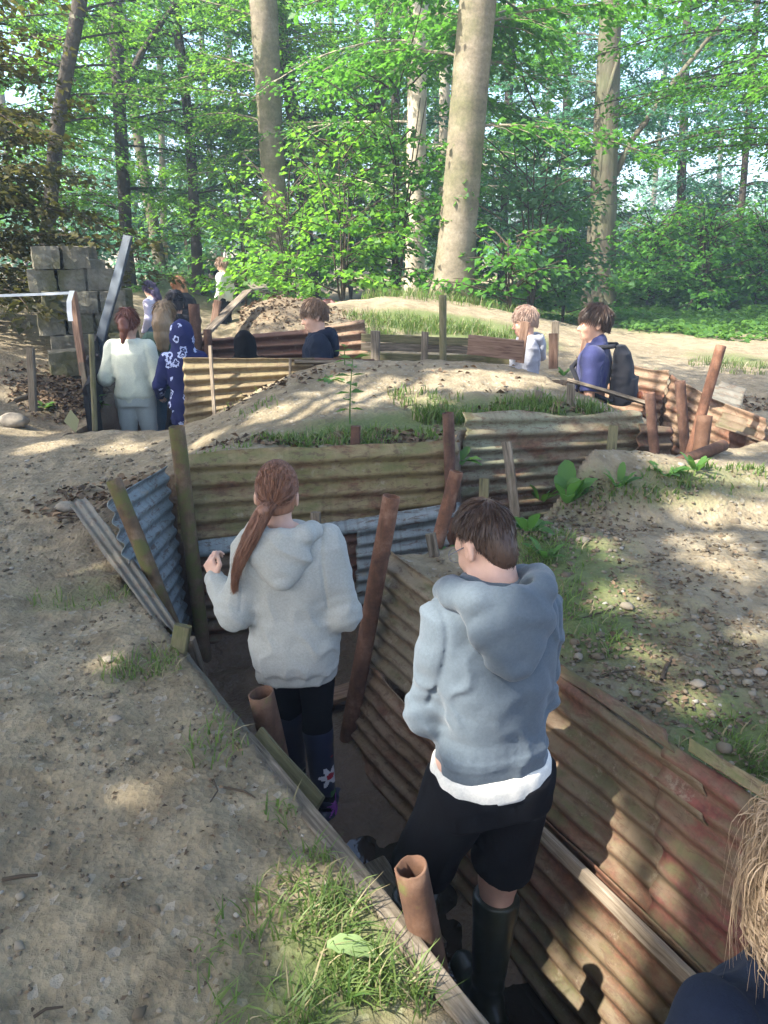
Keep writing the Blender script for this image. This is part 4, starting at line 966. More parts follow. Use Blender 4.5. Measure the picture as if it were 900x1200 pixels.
# ---------- the girl with the ponytail
def girl(e, J):
    h = .0055; s = J['s']
    body(J, h, e, SKIN, {'L': dict(f=(-.35, .35, .87), n=(.55, .75, -.1), side=-1, curl=.85, thumb_in=.8)}, girl=True)
    top(J, .0055, e, C_GREY, .026, hem=.745, hood='down', bag=1.0, fold=.0048, seed=2, arm=.92)
    legs(J, .008, e, C_BLACK, .004, name='leggings', fold=.002)
    def paint(C):
        mi = np.zeros(len(C), np.int32); a = J['anR']; q = C-a
        def fl(cx, cz, r, idx, ctr, petals=6):
            dx = q[:, 0]-cx; dz = q[:, 2]-cz; rr = np.hypot(dx, dz); th = np.arctan2(dz, dx)
            ok = (rr < r*(.72+.28*np.cos(th*petals))) & (q[:, 1] < .02); mi[ok] = idx
            if ctr: mi[(rr < r*.28) & (q[:, 1] < .02)] = ctr
        fl(.025, .175, .052, 1, 2); fl(.052, .03, .046, 3, 0, 11); fl(-.02, .10, .018, 4, 0, 3); fl(.04, .085, .022, 4, 0, 3); fl(.058, .26, .03, 2, 1)
        return mi
    for S_ in 'LR': boot(J, .0055, S_, e, None, .42, 'wellington_boot', .064, paint if S_ == 'R' else (lambda C: np.zeros(len(C), np.int32)), [RUB_NAVY, PET_W, PET_R, PET_P, PET_G])
    w = Vol((0, 0, 0), (1, 1, 1), .006)
    w = hair_cap(w, J, .008, .060, -.062, .0, .0025, .006, strand=(30, 30, 8))
    tie = on_local(J, (-.004, -.112, -.012))
    hb = w.build('hair', H_AUB, e)
    # combed strands from the hair line to the tie
    M, c = J['M'], J['head']
    N = 7500; th = rng.uniform(0, 2*pi, N); ph = rng.uniform(.05, 1.0, N)
    dirs = np.stack([np.sin(th)*np.sin(ph*2.1), -np.cos(th)*np.sin(ph*2.1), np.cos(ph*2.1)], 1)
    el = np.array([.0835, .1065, .1055])*s
    loc = dirs*el; ok = (loc[:, 2] > -.062*s) & ((loc[:, 1] < .055) | (loc[:, 2] > .045)); loc = loc[ok]
    ctr = np.array([0, -.012, .04])*s
    A = c+(loc+ctr)@M.T; tl = (tie-c)@M-ctr
    tv = np.array([tl[0], tl[1], tl[2]]); mid = (loc*.45+tv*.55); mid = mid/np.linalg.norm(mid/el, axis=1, keepdims=True)*1.05
    Bm = c+(mid+ctr)@M.T; Bm = Bm*2-(A+tie)/2
    strands('combed_strands', H_AUB, hb, A, Bm, tie+rng.normal(0, .008, A.shape), .0014, 8)
    # the tail
    tail = np.array([tie, tie+[-.035, -.038, -.018], [-.120, -.142, 1.405], [-.165, -.148, 1.33], [-.195, -.138, 1.25], [-.208, -.125, 1.165]]); rs = [.016, .021, .022, .016, .009, .003]
    q = Vol(tail.min(0)-.06, tail.max(0)+.06, .005); q.chain(tail, rs, .02)
    q.disp(lambda x, y, z: .004*vn(x*70, y*70, z*16)); q.build('ponytail', H_AUB, e)
    q = Vol(tie-.05, tie+.05, .004); q.cap(tie+[.004, .008, .004], tie+[-.008, -.006, -.004], .0225, k=.003); q.build('hair_tie', C_BLACK, e)
    N = 2600; u = rng.uniform(0, .5, N); rad = rng.normal(0, .012, (N, 3))
    def along(t_): return np.stack([np.interp(t_, np.linspace(0, 1, 6), tail[:, i]) for i in range(3)], 1)
    rr = rng.normal(0, 1, (N, 3)); rr /= np.linalg.norm(rr, axis=1, keepdims=True)
    i1 = np.clip(u+rng.uniform(.35, .65, N), 0, 1)
    wd = lambda q: np.interp(q, np.linspace(0, 1, 6), np.array(rs)*1.12+.003)[:, None]
    A = along(u)+rr*wd(u); Cc = along(i1)+rr*wd(i1)+rng.normal(0, .006, rr.shape); m = along((u+i1)/2)+rr*wd((u+i1)/2)*1.05
    strands('loose_strands', H_AUB, e.children[-2] if False else hb, A, m*2-(A+Cc)/2, Cc, .0013, 7)
person('girl in an oversized pale grey hoodie with a long auburn ponytail and flowered wellingtons', (-.36, 2.78, -.80), 0, 1.63, girl,
    head=(-.050, .015, 1.50), head_rot=(4, 12, 3), neck=(-.025, -.005, 1.375), elL=(-.225, -.055, 1.045), wrL=(-.335, .12, 1.105), elR=(.20, -.03, 1.03), wrR=(.14, .19, .93), shL=(-.146, -.005, 1.325), shR=(.146, -.005, 1.325),
    anL=(-.045, .17, .085), knL=(-.06, .16, .46), toeL=(-.06, .33, .03), anR=(.105, -.03, .085), knR=(.075, .03, .46), toeR=(.145, .11, .03))

# ---------- the boy with bowed head
def boy(e, J):
    h = .006; s = J['s']
    body(J, h, e, SKIN, {'L': dict(f=(.5, .8, -.1), n=(.2, -.1, -.95), side=1), 'R': dict(f=(-.5, .8, -.1), n=(-.2, -.1, -.95), side=-1)})
    top(J, .0055, e, C_BLUE, .006, hem=1.025, hood='down', fold=.0052, seed=5, name='hoodie', arm=.93, band_in=.0)
    v = Vol(*bounds(J, .15), .007); v.loft(tlev(J, .008, .96, 1.032), .01)
    v.disp(lambda x, y, z: -.001*np.sin(np.arctan2(y, x)*15+6*vn(x*9, y*9, z*4))); v.build('t_shirt', C_WHITE, e)
    legs(J, .007, e, C_BLACK, .014, 'knee', 'shorts', fold=.006, waist=.978, slim=.94)
    for S_ in 'LR': boot(J, .006, S_, e, RUB_GREEN, .375, 'wellington_boot', .066)
    w = hair_cap(Vol((0, 0, 0), (1, 1, 1), .006), J, .004, .060, -.092, .030, .003, .008, seed=4, nape=.044); hb = w.build('hair', H_BRN, e)
    M, c = J['M'], J['head']; cap_strands('short_strands', w, J, H_BRN, hb, 12000, .026, .22, .0012, .35)
    # spectacles
    g = []; q = Vol(c-.17, c+.17, .003)
    for sx in (-1, 1):
        for k in range(20):
            a0, a1 = k*2*pi/20, (k+1)*2*pi/20
            q.cap(c+M@np.array([sx*.034+.026*cos(a0), .108, .0+.022*sin(a0)])*J['hs'], c+M@np.array([sx*.034+.026*cos(a1), .108, .0+.022*sin(a1)])*J['hs'], .0020, k=.001)
        q.cap(c+M@np.array([sx*.060, .106, .006])*J['hs'], c+M@np.array([sx*.083, .0, .012])*J['hs'], .0026, k=.001)
    q.cap(c+M@np.array([-.008, .110, .004])*J['hs'], c+M@np.array([.008, .110, .004])*J['hs'], .0026, k=.001)
    q.build('spectacles', M_LENS, e)
    # white lettering running up the left leg of the shorts
    cu = bpy.data.curves.new('lettering', 'FONT'); cu.body = 'BAME'; cu.size = .052; cu.extrude = .001; cu.resolution_u = 2
    to = bpy.data.objects.new('tmp', cu); COL.objects.link(to); dg = bpy.context.evaluated_depsgraph_get(); me = bpy.data.meshes.new_from_object(to.evaluated_get(dg)); bpy.data.objects.remove(to)
    LV = np.array([v_.co for v_ in me.vertices]); LF = [tuple(p.vertices) for p in me.polygons]
    kn, hi_ = J['knL'], J['hiL']; ax = (hi_-kn)/np.linalg.norm(hi_-kn); out = np.array([-.80, -.60, 0]); out -= ax*(out@ax); out /= np.linalg.norm(out); e2 = np.cross(out, ax)
    rad = .104; ang = LV[:, 0]/rad-.75
    Pn = kn+ax*(.085+LV[:, 1:2])+(np.cos(ang)[:, None]*out+np.sin(ang)[:, None]*e2)*(rad+LV[:, 2:3])
    put('lettering', Pn, LF, PET_W, [c_ for c_ in e.children if c_.name.startswith('shorts')][0])
person('boy in a blue grey hoodie and black shorts with his head bowed and wearing wellingtons', (.30, 1.86, -.80), 20, 1.78, boy,
    pelvis=(0, -.02, .98), chest=(-.005, .0, 1.31), neck=(-.002, .03, 1.55), head=(.006, .085, 1.635), hs=.86, head_rot=(16, 30, 0), shL=(-.136, .02, 1.46), shR=(.136, -.005, 1.46),
    elL=(-.178, .06, 1.165), wrL=(-.07, .27, 1.09), elR=(.172, .03, 1.165), wrR=(.08, .26, 1.07), hiL=(-.09, -.02, .95), hiR=(.09, -.02, .95),
    knL=(-.17, .12, .52), anL=(-.175, .10, .10), toeL=(-.19, .27, .03), knR=(.075, .03, .52), anR=(.035, -.01, .10), toeR=(.035, .16, .03))

# ---------- curly haired person at the bottom right corner
def curly_near(e, J):
    h = .007; s = J['s']; body(J, h, e, SKIN)
    top(J, .007, e, C_NAVY, .018, sleeve='short', name='t_shirt', band=False, collar=True, fold=.005, seed=8)
    legs(J, .010, e, C_BLK2, .012)
    for S_ in 'LR': boot(J, .008, S_, e, RUB_GREEN, .36, 'wellington_boot')
    w = hair_cap(Vol((0, 0, 0), (1, 1, 1), .006), J, .008, .055, -.10, -.07, .008, .008, strand=(30, 30, 20)); hb = w.build('hair', H_DBL, e)
    c, M = J['head'], J['M']; N = 2100; V = []; Fc = []; k = 0
    for i in range(N):
        d = rng.normal(0, 1, 3); d[2] = abs(d[2])*.9-.45; d /= np.linalg.norm(d)
        if d[1] > .45 and d[2] < .35: continue
        p = np.array([0, -.01, .035])*s+d*np.array([.080, .104, .098])*s; out = d*np.array([1, 1, .3]); L = rng.uniform(.10, .25)
        m = 22; tt = np.linspace(0, 1, m); r_ = rng.uniform(.009, .028); w0 = rng.uniform(0, 6.28); fr = rng.uniform(2.2, 4.5)
        a1 = np.cross(d, [0.3, .2, 1]); a1 /= np.linalg.norm(a1); a2 = np.cross(a1, [0, 0, 1])
        cl = p+np.outer(.032*np.sin(tt*2.2), out)+np.outer(-L*tt**1.5, [0, 0, 1])+np.outer(r_*np.sin(w0+tt*fr*6.28)*np.sqrt(tt), a1)+np.outer(r_*np.cos(w0+tt*fr*6.28)*np.sqrt(tt), a2)
        cl = c+cl@M.T
        tg = np.gradient(cl, axis=0); sd = np.cross(tg, rng.normal(size=3)); sd /= np.linalg.norm(sd, axis=1, keepdims=True); ww = rng.uniform(.0008, .0030)*(1-.7*tt**3)[:, None]; up = np.cross(sd, tg); up /= np.linalg.norm(up, axis=1, keepdims=True)
        V.append(np.stack([cl-sd*ww, cl+up*ww*.5, cl+sd*ww], 1).reshape(-1, 3))
        for j in range(m-1):
            for q in (0, 1): Fc.append((k+j*3+q, k+j*3+q+1, k+j*3+3+q+1, k+j*3+3+q))
        k += m*3
    put('curls', np.concatenate(V), Fc, H_DBL, hb, smooth=True)
    N = 1800; d = rng.normal(0, 1, (N, 3)); d[:, 2] = np.abs(d[:, 2])-.35; d /= np.linalg.norm(d, axis=1, keepdims=True); d = d[(d[:, 1] < .5) | (d[:, 2] > .3)]
    A = np.array([0, -.01, .04])*s+d*np.array([.09, .112, .104])*s; E = A+d*rng.uniform(.0, .05, (len(d), 1))+np.array([0, 0, -1])*rng.uniform(.08, .25, (len(d), 1))+rng.normal(0, .02, A.shape)
    strands('flyaway_strands', H_DBL, hb, c+A@M.T, c+(A+d*rng.uniform(.03, .09, (len(d), 1)))@M.T, c+E@M.T, .0009, 8)
person('person with long curly dark blond hair and a navy top at the bottom right corner', (.655, .875, -.80), 22, 1.63, curly_near, head_rot=(-10, 14, 0), shL=(-.20, -.005, 1.335), elL=(-.25, -.03, 1.06), head=(.03, .02, 1.505))

# ---------- the others; the height follows from where the top of the head is
def floor_at(x, y): return float(T(np.array([x]), np.array([y]))[0])
def place(label, u, v, y, yaw, fn, H=None, **J):
    p = Q(u, v, y); z0 = min(floor_at(p[0]+a, p[1]+b) for a in (-.12, 0, .12) for b in (-.12, 0, .12)); hh = p[2]-z0
    H_ = hh if H is None else H
    H_ = float(np.clip(H_, 1.45, 1.80)); print('PERSON', label[:40], np.round(p, 2), 'floor', round(z0, 2), 'H', round(hh, 2))
    return person(label, (p[0], p[1], p[2]-H_), yaw, H_*1.0, fn, **J)

def flow(h=.012, skin=SKIN, tops=None, hair=None, hmat=None, leg=None, shoe=True, extra=None, hands=None, girl=False, hood=False, st=(1500, .05, .18, .003, .6)):
    def f(e, J):
        body(J, h, e, skin, hands, girl=girl)
        if tops: top(J, h, e, **tops)
        if leg: legs(J, h, e, **leg)
        if shoe:
            for S_ in 'LR': boot(J, h, S_, e, RUB_GREEN, .34)
        if hair is not None:
            w = hair_cap(Vol((0, 0, 0), (1, 1, 1), min(h, .009)), J, **hair); hb = w.build('hair', hmat, e)
            if st: cap_strands('hair_strands', w, J, hmat, hb, *st)
        if extra: extra(e, J, h)
    return f
def lock(name, mat, pts, rs, h=.008, strand=.006):
    """a hanging lock or tail of hair given in head coordinates"""
    def x(e, J, hh):
        A = np.array([on_local(J, p) for p in pts]); q = Vol(A.min(0)-.12, A.max(0)+.12, h); q.chain(A, [r*J['s'] for r in rs], .02)
        q.disp(lambda x, y, z: strand*(vn(x*75, y*75, z*9)+.5*vn(x*140, y*140, z*14))); q.build(name, mat, e)
    return x
def rucksack(mat, pocket=None, size=(.14, .085, .22), z=.02, label=None):
    def x(e, J, h):
        s = J['s']; c = J['chest']+np.array([0, -.205, z])*s; q = Vol(c-.34, c+.34, .009)
        q.loft([(c[2]-size[2]*s, c[0], c[1], size[0]*.92*s, size[1]*s), (c[2]+size[2]*.2*s, c[0], c[1]+.005, size[0]*s, size[1]*.95*s), (c[2]+size[2]*.75*s, c[0], c[1]+.02, size[0]*.85*s, size[1]*.7*s), (c[2]+size[2]*s, c[0], c[1]+.035, size[0]*.5*s, size[1]*.35*s)], .02, 3)
        q.loft([(c[2]-size[2]*.85*s, c[0], c[1]-size[1]*s*.9, size[0]*.72*s, .045*s), (c[2]-size[2]*.05*s, c[0], c[1]-size[1]*s*.9, size[0]*.70*s, .035*s)], .02, 3)
        q.disp(lambda x, y, z: -.006*(1-np.abs(vn(x*12, y*12, z*18))*3))
        b = q.build('rucksack', mat, None); b.location = e.location; b.rotation_euler = e.rotation_euler
        tag(b, label, 'rucksack')
        q = Vol(J['chest']-.5, J['chest']+.5, .009)
        for sx in (-1, 1):
            sh = J['shR' if sx > 0 else 'shL']; t_ = J['neck'][2]-.015*s
            pts = [c+np.array([sx*.07, .07, .20])*s, np.array([sx*.095*s+J['neck'][0], J['neck'][1]-.06*s, t_+.01]), np.array([sx*.105*s+J['neck'][0], J['neck'][1]+.02, t_]), np.array([sx*.11*s, J['chest'][1]+.135*s, J['chest'][2]+.02]), np.array([sx*.155*s, J['chest'][1]+.05, J['chest'][2]-.13*s]), c+np.array([sx*.12, .05, -.17])*s]
            q.chain(pts, [.017*s]*6, .004)
        so = q.build('shoulder_straps', mat, b)
        if pocket:
            q = Vol(c-.3, c+.3, .007); q.ell(c+np.array([.03, -.125, -.14])*s, np.array([.045, .02, .03])*s); q.build('pocket_patch', pocket, b)
    return x

def capf(e, J, mat):
    c, M, s = J["head"], J["M"], J["s"]; q = Vol(c-.26, c+.26, .008)
    q.ell(c+M@np.array([0, -.012, .050])*s, np.array([.092, .116, .088])*s, M, .01)
    x, y, z = q.pts((slice(None),)*3); nrm = M[:, 2]; pl = c+M@np.array([0, 0, .035])*s
    q.d = np.maximum(q.d, (-((x-pl[0])*nrm[0]+(y-pl[1])*nrm[1]+(z-pl[2])*nrm[2])).astype(np.float32))
    q.ell(c+M@np.array([0, .135, .040])*s, np.array([.075, .065, .010])*s, M@rot(0, 10, 0), .01)
    q.ell(c+M@np.array([0, -.012, .140])*s, np.array([.012, .012, .008])*s, M, .004)
    q.build("cap", mat, e)
# left group
place('girl in a cream jumper and pale trousers with reddish hair tied up', 148, 364, 7.15, 4, flow(.010, SKIN2,
    dict(mat=C_CREAM, infl=.020, hem=None, hood=None, name='jumper', fold=.004, cuff=False, band=True), dict(front=.06, back=-.055, side=.0, thick=.010), H_RED,
    dict(mat=C_SAGE, infl=.013, flare=.035, fold=.006),
    extra=lambda e, J, h: (lock('hair_tail', H_RED, [(-.01, -.10, .03), (0, -.125, .0), (.01, -.13, -.05), (.0, -.125, -.11), (-.01, -.12, -.17)], [.03, .042, .04, .028, .016])(e, J, h)),
    hands={'L': dict(f=(-.55, .8, .15), n=(.8, .5, .1))}, girl=True), elL=(-.255, .0, 1.07), wrL=(-.30, .20, 1.07), elR=(.235, -.03, 1.06), wrR=(.19, .16, .93), head_rot=(-6, 14, 0))
place('girl with long straight light brown hair and a dark green top', 191, 355, 7.5, -4, flow(.010, SKIN,
    dict(mat=C_GREEN, infl=.012, hood=None, name='top', fold=.004), dict(front=.06, back=-.12, side=-.09, thick=.012), H_LBR,
    dict(mat=C_DENIM, infl=.010, fold=.006),
    extra=lambda e, J, h: lock('long_hair', H_LBR, [(0, -.055, .03), (.0, -.09, -.06), (0, -.10, -.16), (0, -.10, -.25)], [.085, .088, .078, .066], strand=.01)(e, J, h), girl=True))
place('girl in a navy hoodie printed with white flowers, hood up, one bare leg stepping', 212, 379, 6.92, 12, flow(.010, SKIN,
    dict(mat=C_FLOW, infl=.016, hem=.70, hood='up', fold=.006, seed=3, name='flowered_hoodie'), None, None,
    dict(mat=C_BLACK, infl=.006, end='knee', name='shorts', fold=.003), girl=True,
    extra=lambda e, J, h: [top(J, .01, e, C_OFFW, .034, hem=.685, hood=None, sleeve='none', name='white_hem_band', fold=.003, band=False) if False else None]),
    knL=(-.17, .16, .52), anL=(-.22, .02, .12), toeL=(-.26, .15, .03), elL=(-.23, .02, 1.06), wrL=(-.25, .20, .93), head_rot=(0, 16, 0))
place('person in a black cap and black jacket with a backpack walking in the left trench', 204, 343, 8.6, 5, flow(.012, SKIN,
    dict(mat=C_BLK2, infl=.022, hood='down', name='jacket', fold=.006), dict(front=.04, back=-.05, side=-.01, thick=.010), H_BLK, dict(mat=C_BLACK, infl=.012),
    extra=lambda e, J, h: (rucksack(C_BLACK, label='black backpack carried by the person in the black cap')(e, J, h), capf(e, J, C_BLACK))), head_rot=(0, 6, 0))
place('girl with purple black hair and a pale lilac top far along the left trench', 176, 331, 12.0, 75, flow(.014, SKIN,
    dict(mat=C_LBLUE, infl=.014, name='top', fold=.004), dict(front=.055, back=-.11, side=-.06, thick=.014), H_PUR, dict(mat=C_DENIM),
    extra=lambda e, J, h: lock('long_hair', H_PUR, [(.0, -.04, .03), (0, -.085, -.06), (0, -.11, -.16), (0, -.12, -.24)], [.085, .08, .06, .035])(e, J, h), girl=True), head_rot=(0, 15, 0))
place('girl with long copper hair and a dark rucksack far along the left trench', 209, 326, 12.2, 30, flow(.014, SKIN,
    dict(mat=C_BLK2, infl=.014, name='top', fold=.004), dict(front=.055, back=-.12, side=-.07, thick=.014), H_ORG, dict(mat=C_DENIM),
    extra=lambda e, J, h: (lock('long_hair', H_ORG, [(.0, -.04, .03), (.02, -.08, -.06), (.03, -.09, -.16), (.03, -.09, -.22)], [.085, .08, .07, .045])(e, J, h), rucksack(C_BLK2, label='dark rucksack on the girl with long copper hair')(e, J, h)), girl=True))
place('curly haired boy in an off white sweatshirt standing by the leaf heap', 261, 304, 14.2, 70, flow(.012, SKIN,
    dict(mat=C_OFFW, infl=.020, name='sweatshirt', fold=.006), dict(front=.05, back=-.055, side=.0, thick=.020, noise=.016, top=.02, strand=(45, 45, 45)), H_CUR, dict(mat=C_BLACK)), head_rot=(15, 16, 0))
place('far off person with brown hair and a grey pink top beyond the dirt heap', 231, 314, 19.5, 60, flow(.018, SKIN, dict(mat=C_LILAC, infl=.02, name='top', fold=.004), dict(thick=.014), H_MID, dict(mat=C_DENIM)))
place('far off person with light brown hair beside the dirt heap', 237, 309, 21.0, 40, flow(.018, SKIN, dict(mat=C_PALE, infl=.02, name='top', fold=.004), dict(thick=.014), H_LBR, dict(mat=C_DENIM)))
place('far off dark haired person in a bright blue shirt beyond the curly haired boy', 250, 315, 18.0, 100, flow(.018, SKIN, dict(mat=C_BLU2, infl=.02, name='shirt', fold=.004), dict(thick=.014), H_BLK, dict(mat=C_DENIM)))
place('far off dark haired person in dark clothes right of the curly haired boy', 273, 314, 17.5, 20, flow(.018, SKIN, dict(mat=C_BLK2, infl=.02, name='jacket', fold=.004), dict(thick=.014), H_BLK, dict(mat=C_BLACK)))
# second trench
place('figure in a black hood of which only the head shows above the yellow brown sheet', 286, 391, 7.12, 20, flow(.010, SKIN, dict(mat=C_BLACK, infl=.03, hood='up', fold=.005, name='hoodie'), None, None, dict(mat=C_BLACK)), elL=(-.2, .05, 1.05), wrL=(-.1, .25, .95), head_rot=(0, 10, 0))
def zipper(e, J, h): pass
place('boy in a navy hoodie with mid brown fringe looking down in the second trench', 371, 353, 7.0, 96, flow(.0085, SKIN,
    dict(mat=C_NAVY, infl=.024, hood='down', fold=.007, seed=6), dict(front=.052, back=-.050, side=.0, thick=.010, noise=.004, top=.012, seed=2, nape=.05), H_MID, dict(mat=C_BLACK), st=(4000, .04, .16, .002, .7)), head_rot=(6, 12, 0), elL=(-.23, -.05, 1.05), wrL=(-.2, .15, .92))
place('blond boy in a pale grey hoodie standing behind the stakes', 619, 361, 7.1, 85, flow(.0095, SKIN2,
    dict(mat=C_PALE, infl=.026, hood='down', fold=.008, seed=9), dict(front=.048, back=-.050, side=.0, thick=.010, noise=.004, top=.012, seed=3, nape=.05), H_BLD, dict(mat=C_BLK2), st=(4000, .035, .14, .002, .7)), head_rot=(12, 10, 0))
place('dark haired boy in a blue violet t-shirt wearing a dark rucksack', 702, 359, 6.0, 66, flow(.0085, SKIN2,
    dict(mat=C_LAV, infl=.016, sleeve='short', name='t_shirt', band=False, collar=True, fold=.006, seed=4), dict(front=.052, back=-.050, side=.008, thick=.008, noise=.005, top=.010, seed=7, nape=.052), H_BRN, dict(mat=C_BLK2), st=(4000, .042, .22, .002, .6),
    extra=lambda e, J, h: (rucksack(C_BLK2, mat_plain('orange_patch', (.5, .13, .04), .6), size=(.125, .075, .20), z=-.03, label='dark rucksack with an orange patch on the boy in the blue violet t-shirt')(e, J, h))),
    head_rot=(22, 2, 0), elL=(-.215, -.02, 1.07), wrL=(-.2, .12, .86))
# bags left on the ground
def bag(label, u, v, y, mats, size, cat, name):
    p = Q(u, v, y); e = empty(name, (p[0], p[1], floor_at(p[0], p[1])), .5); tag(e, label, cat); w, d, hh = size
    q = Vol((-w*1.4, -d*1.8, -.02), (w*1.4, d*1.8, hh*1.4), .012)
    q.loft([(.0, 0, 0, w*.92, d*.9), (hh*.5, 0, 0, w, d), (hh*.85, 0, .01, w*.85, d*.8), (hh, 0, .02, w*.5, d*.4)], .02, 3)
    q.disp(lambda x, y, z: -.014*(1-np.abs(vn(x*9, y*9, z*11))*3)); q.build('bag_body', mats[0], e)
    q = Vol((-w*1.4, -d*2.2, -.02), (w*1.4, d*1.4, hh), .012); q.loft([(.04, 0, -d*.95, w*.66, d*.35), (hh*.48, 0, -d*.95, w*.64, d*.3)], .02, 3); q.build('front_pocket', mats[1], e)
    q = Vol((-w*1.5, -.1, hh*.8), (w*1.5, .15, hh*1.5), .010); q.chain([(-.06, .02, hh*.95), (-.05, .02, hh*1.12), (.05, .02, hh*1.12), (.06, .02, hh*.95)], [.014]*4, .005); q.build('grab_loop', mats[1], e)
    return e
bag('white and lilac bag left on the ground by the bush', 312, 345, 11.9, [mat_cloth('white_nylon', (.66, .68, .74), .1), mat_cloth('lilac_nylon', (.17, .13, .32), .2)], (.17, .11, .33), 'bag', 'white_bag')
bag('bright pink bag left under the bush', 341, 343, 12.4, [mat_cloth('pink_nylon', (.50, .09, .18), .12), mat_cloth('deep_pink_nylon', (.5, .05, .13), .15)], (.13, .09, .22), 'bag', 'pink_bag')
bag('small faded pink bag at the back of the mound', 385, 341, 12.6, [mat_cloth('faded_pink_nylon', (.36, .17, .17), .12), mat_cloth('dull_pink_nylon', (.38, .12, .13), .15)], (.14, .09, .14), 'bag', 'pink_bag')
# ------------------------------------------------------------------ leaves, trees, plants
def mat_leaf(name, a, b, trans, tmix=.45, rough=.5):
    t = NT(name); isl = t.n('ShaderNodeNewGeometry').outputs['Random Per Island']
    c = t.ramp(isl, [(0, a), (1, b)])
    p = t.n('ShaderNodeBsdfPrincipled'); t.l(c, p.inputs['Base Color']); p.inputs['Roughness'].default_value = rough; p.inputs['Specular IOR Level'].default_value = .3
    tr = t.n('ShaderNodeBsdfTranslucent'); c2 = t.ramp(isl, [(0, tuple(x*.8 for x in trans)), (1, tuple(x*1.2 for x in trans))]); t.l(c2, tr.inputs['Color'])
    m = t.n('ShaderNodeMixShader'); m.inputs[0].default_value = tmix; t.l(p.outputs[0], m.inputs[1]); t.l(tr.outputs[0], m.inputs[2]); t.l(m.outputs[0], t.out.inputs['Surface'])
    return t.m
LF = {'beech': mat_leaf('beech_leaf', (.030, .108, .018), (.068, .168, .026), (.14, .38, .035)),
      'bright': mat_leaf('bright_leaf', (.050, .148, .018), (.095, .20, .028), (.21, .46, .035), .5),
      'teal': mat_leaf('haze_blue_leaf', (.036, .115, .066), (.066, .155, .092), (.11, .32, .15)),  # blue-green tint of distant haze put into the leaf colour
      'far': mat_leaf('far_haze_leaf', (.055, .14, .085), (.095, .185, .115), (.16, .40, .20), .5),  # paler and bluer: far haze and glow put into the leaf colour
      'dark': mat_leaf('dark_leaf', (.030, .090, .034), (.065, .13, .045), (.11, .28, .07), .42),
      'copper': mat_leaf('copper_leaf', (.035, .042, .014), (.085, .072, .022), (.13, .13, .025), .38),
      'grass': mat_leaf('grass_blade', (.050, .105, .020), (.15, .20, .055), (.18, .28, .05), .4),
      'straw': mat_leaf('dry_blade', (.20, .17, .08), (.34, .29, .16), (.25, .2, .1), .3),
      'litter': mat_leaf('dead_leaf', (.05, .032, .018), (.22, .15, .09), (.1, .06, .03), .12, .8),
      'weed': mat_leaf('weed_leaf', (.05, .13, .025), (.09, .18, .04), (.16, .34, .05), .4)}
def leafset(Pt, D, Nn, L, W, fold=.25):
    """pointed leaves: base point, direction, normal, length, width"""
    D = D/(np.linalg.norm(D, axis=1, keepdims=True)+1e-9); S_ = np.cross(D, Nn); S_ /= np.linalg.norm(S_, axis=1, keepdims=True)+1e-9; Nn = np.cross(S_, D)
    L = np.broadcast_to(L, (len(Pt),))[:, None]; W = np.broadcast_to(W, (len(Pt),))[:, None]
    a = Pt; b = Pt+D*L*.45+S_*W*.5+Nn*W*fold; c = Pt+D*L-Nn*L*.10; d = Pt+D*L*.45-S_*W*.5+Nn*W*fold
    return np.stack([a, b, c, d], 1).reshape(-1, 3)
def quads(n): return np.arange(n*4, dtype=np.int32).reshape(-1, 4)
def leafobj(name, V, mat, parent=None, origin=None): return put(name, V, quads(len(V)//4), mat, parent, origin)

t = NT('bark'); v = t.coord()
n = t.noise(t.mapping(v, (7, 7, 1.6)), 1, 7, .7); n2 = t.noise(v, 1.1, 5)
c = t.ramp(n, [(.3, (.05, .042, .03)), (.5, (.105, .09, .062)), (.7, (.165, .142, .10))]); c = t.mix(t.ramp(n2, [(.45, (0,)*3), (.65, (.55,)*3)]), c, (.11, .13, .06))
t.bsdf(c, .95, t.bump(n, .8, .03), .2); BARK = t.m
t = NT('beech_bark'); v = t.coord()
n = t.noise(t.mapping(v, (2.2, 2.2, 5)), 1, 6, .65); n2 = t.noise(v, 1.3, 5); n3 = t.noise(v, 24, 5, .7)
c = t.ramp(n, [(.3, (.12, .10, .07)), (.5, (.19, .16, .11)), (.7, (.25, .215, .155))]); c = t.mix(t.ramp(n2, [(.46, (0,)*3), (.64, (.7,)*3)]), c, (.10, .105, .045)); c = t.mix(.35, c, t.ramp(n3, [(.3, (.08,)*3), (.7, (.8,)*3)]), 'OVERLAY')
t.bsdf(c, .9, t.bump(t.mix(.5, n, n3), .5, .02), .2); BARKB = t.m
BARKD = mat_plain('dark_bark', (.055, .045, .035), .95, .2, .4, 5, .8, 20, .03)
BARKW = mat_plain('pale_bark', (.36, .31, .23), .9, .2, .3, 3, .6, 18, .02)
TWIG = mat_plain('twig_bark', (.06, .045, .03), .9, .2, .3, 6)

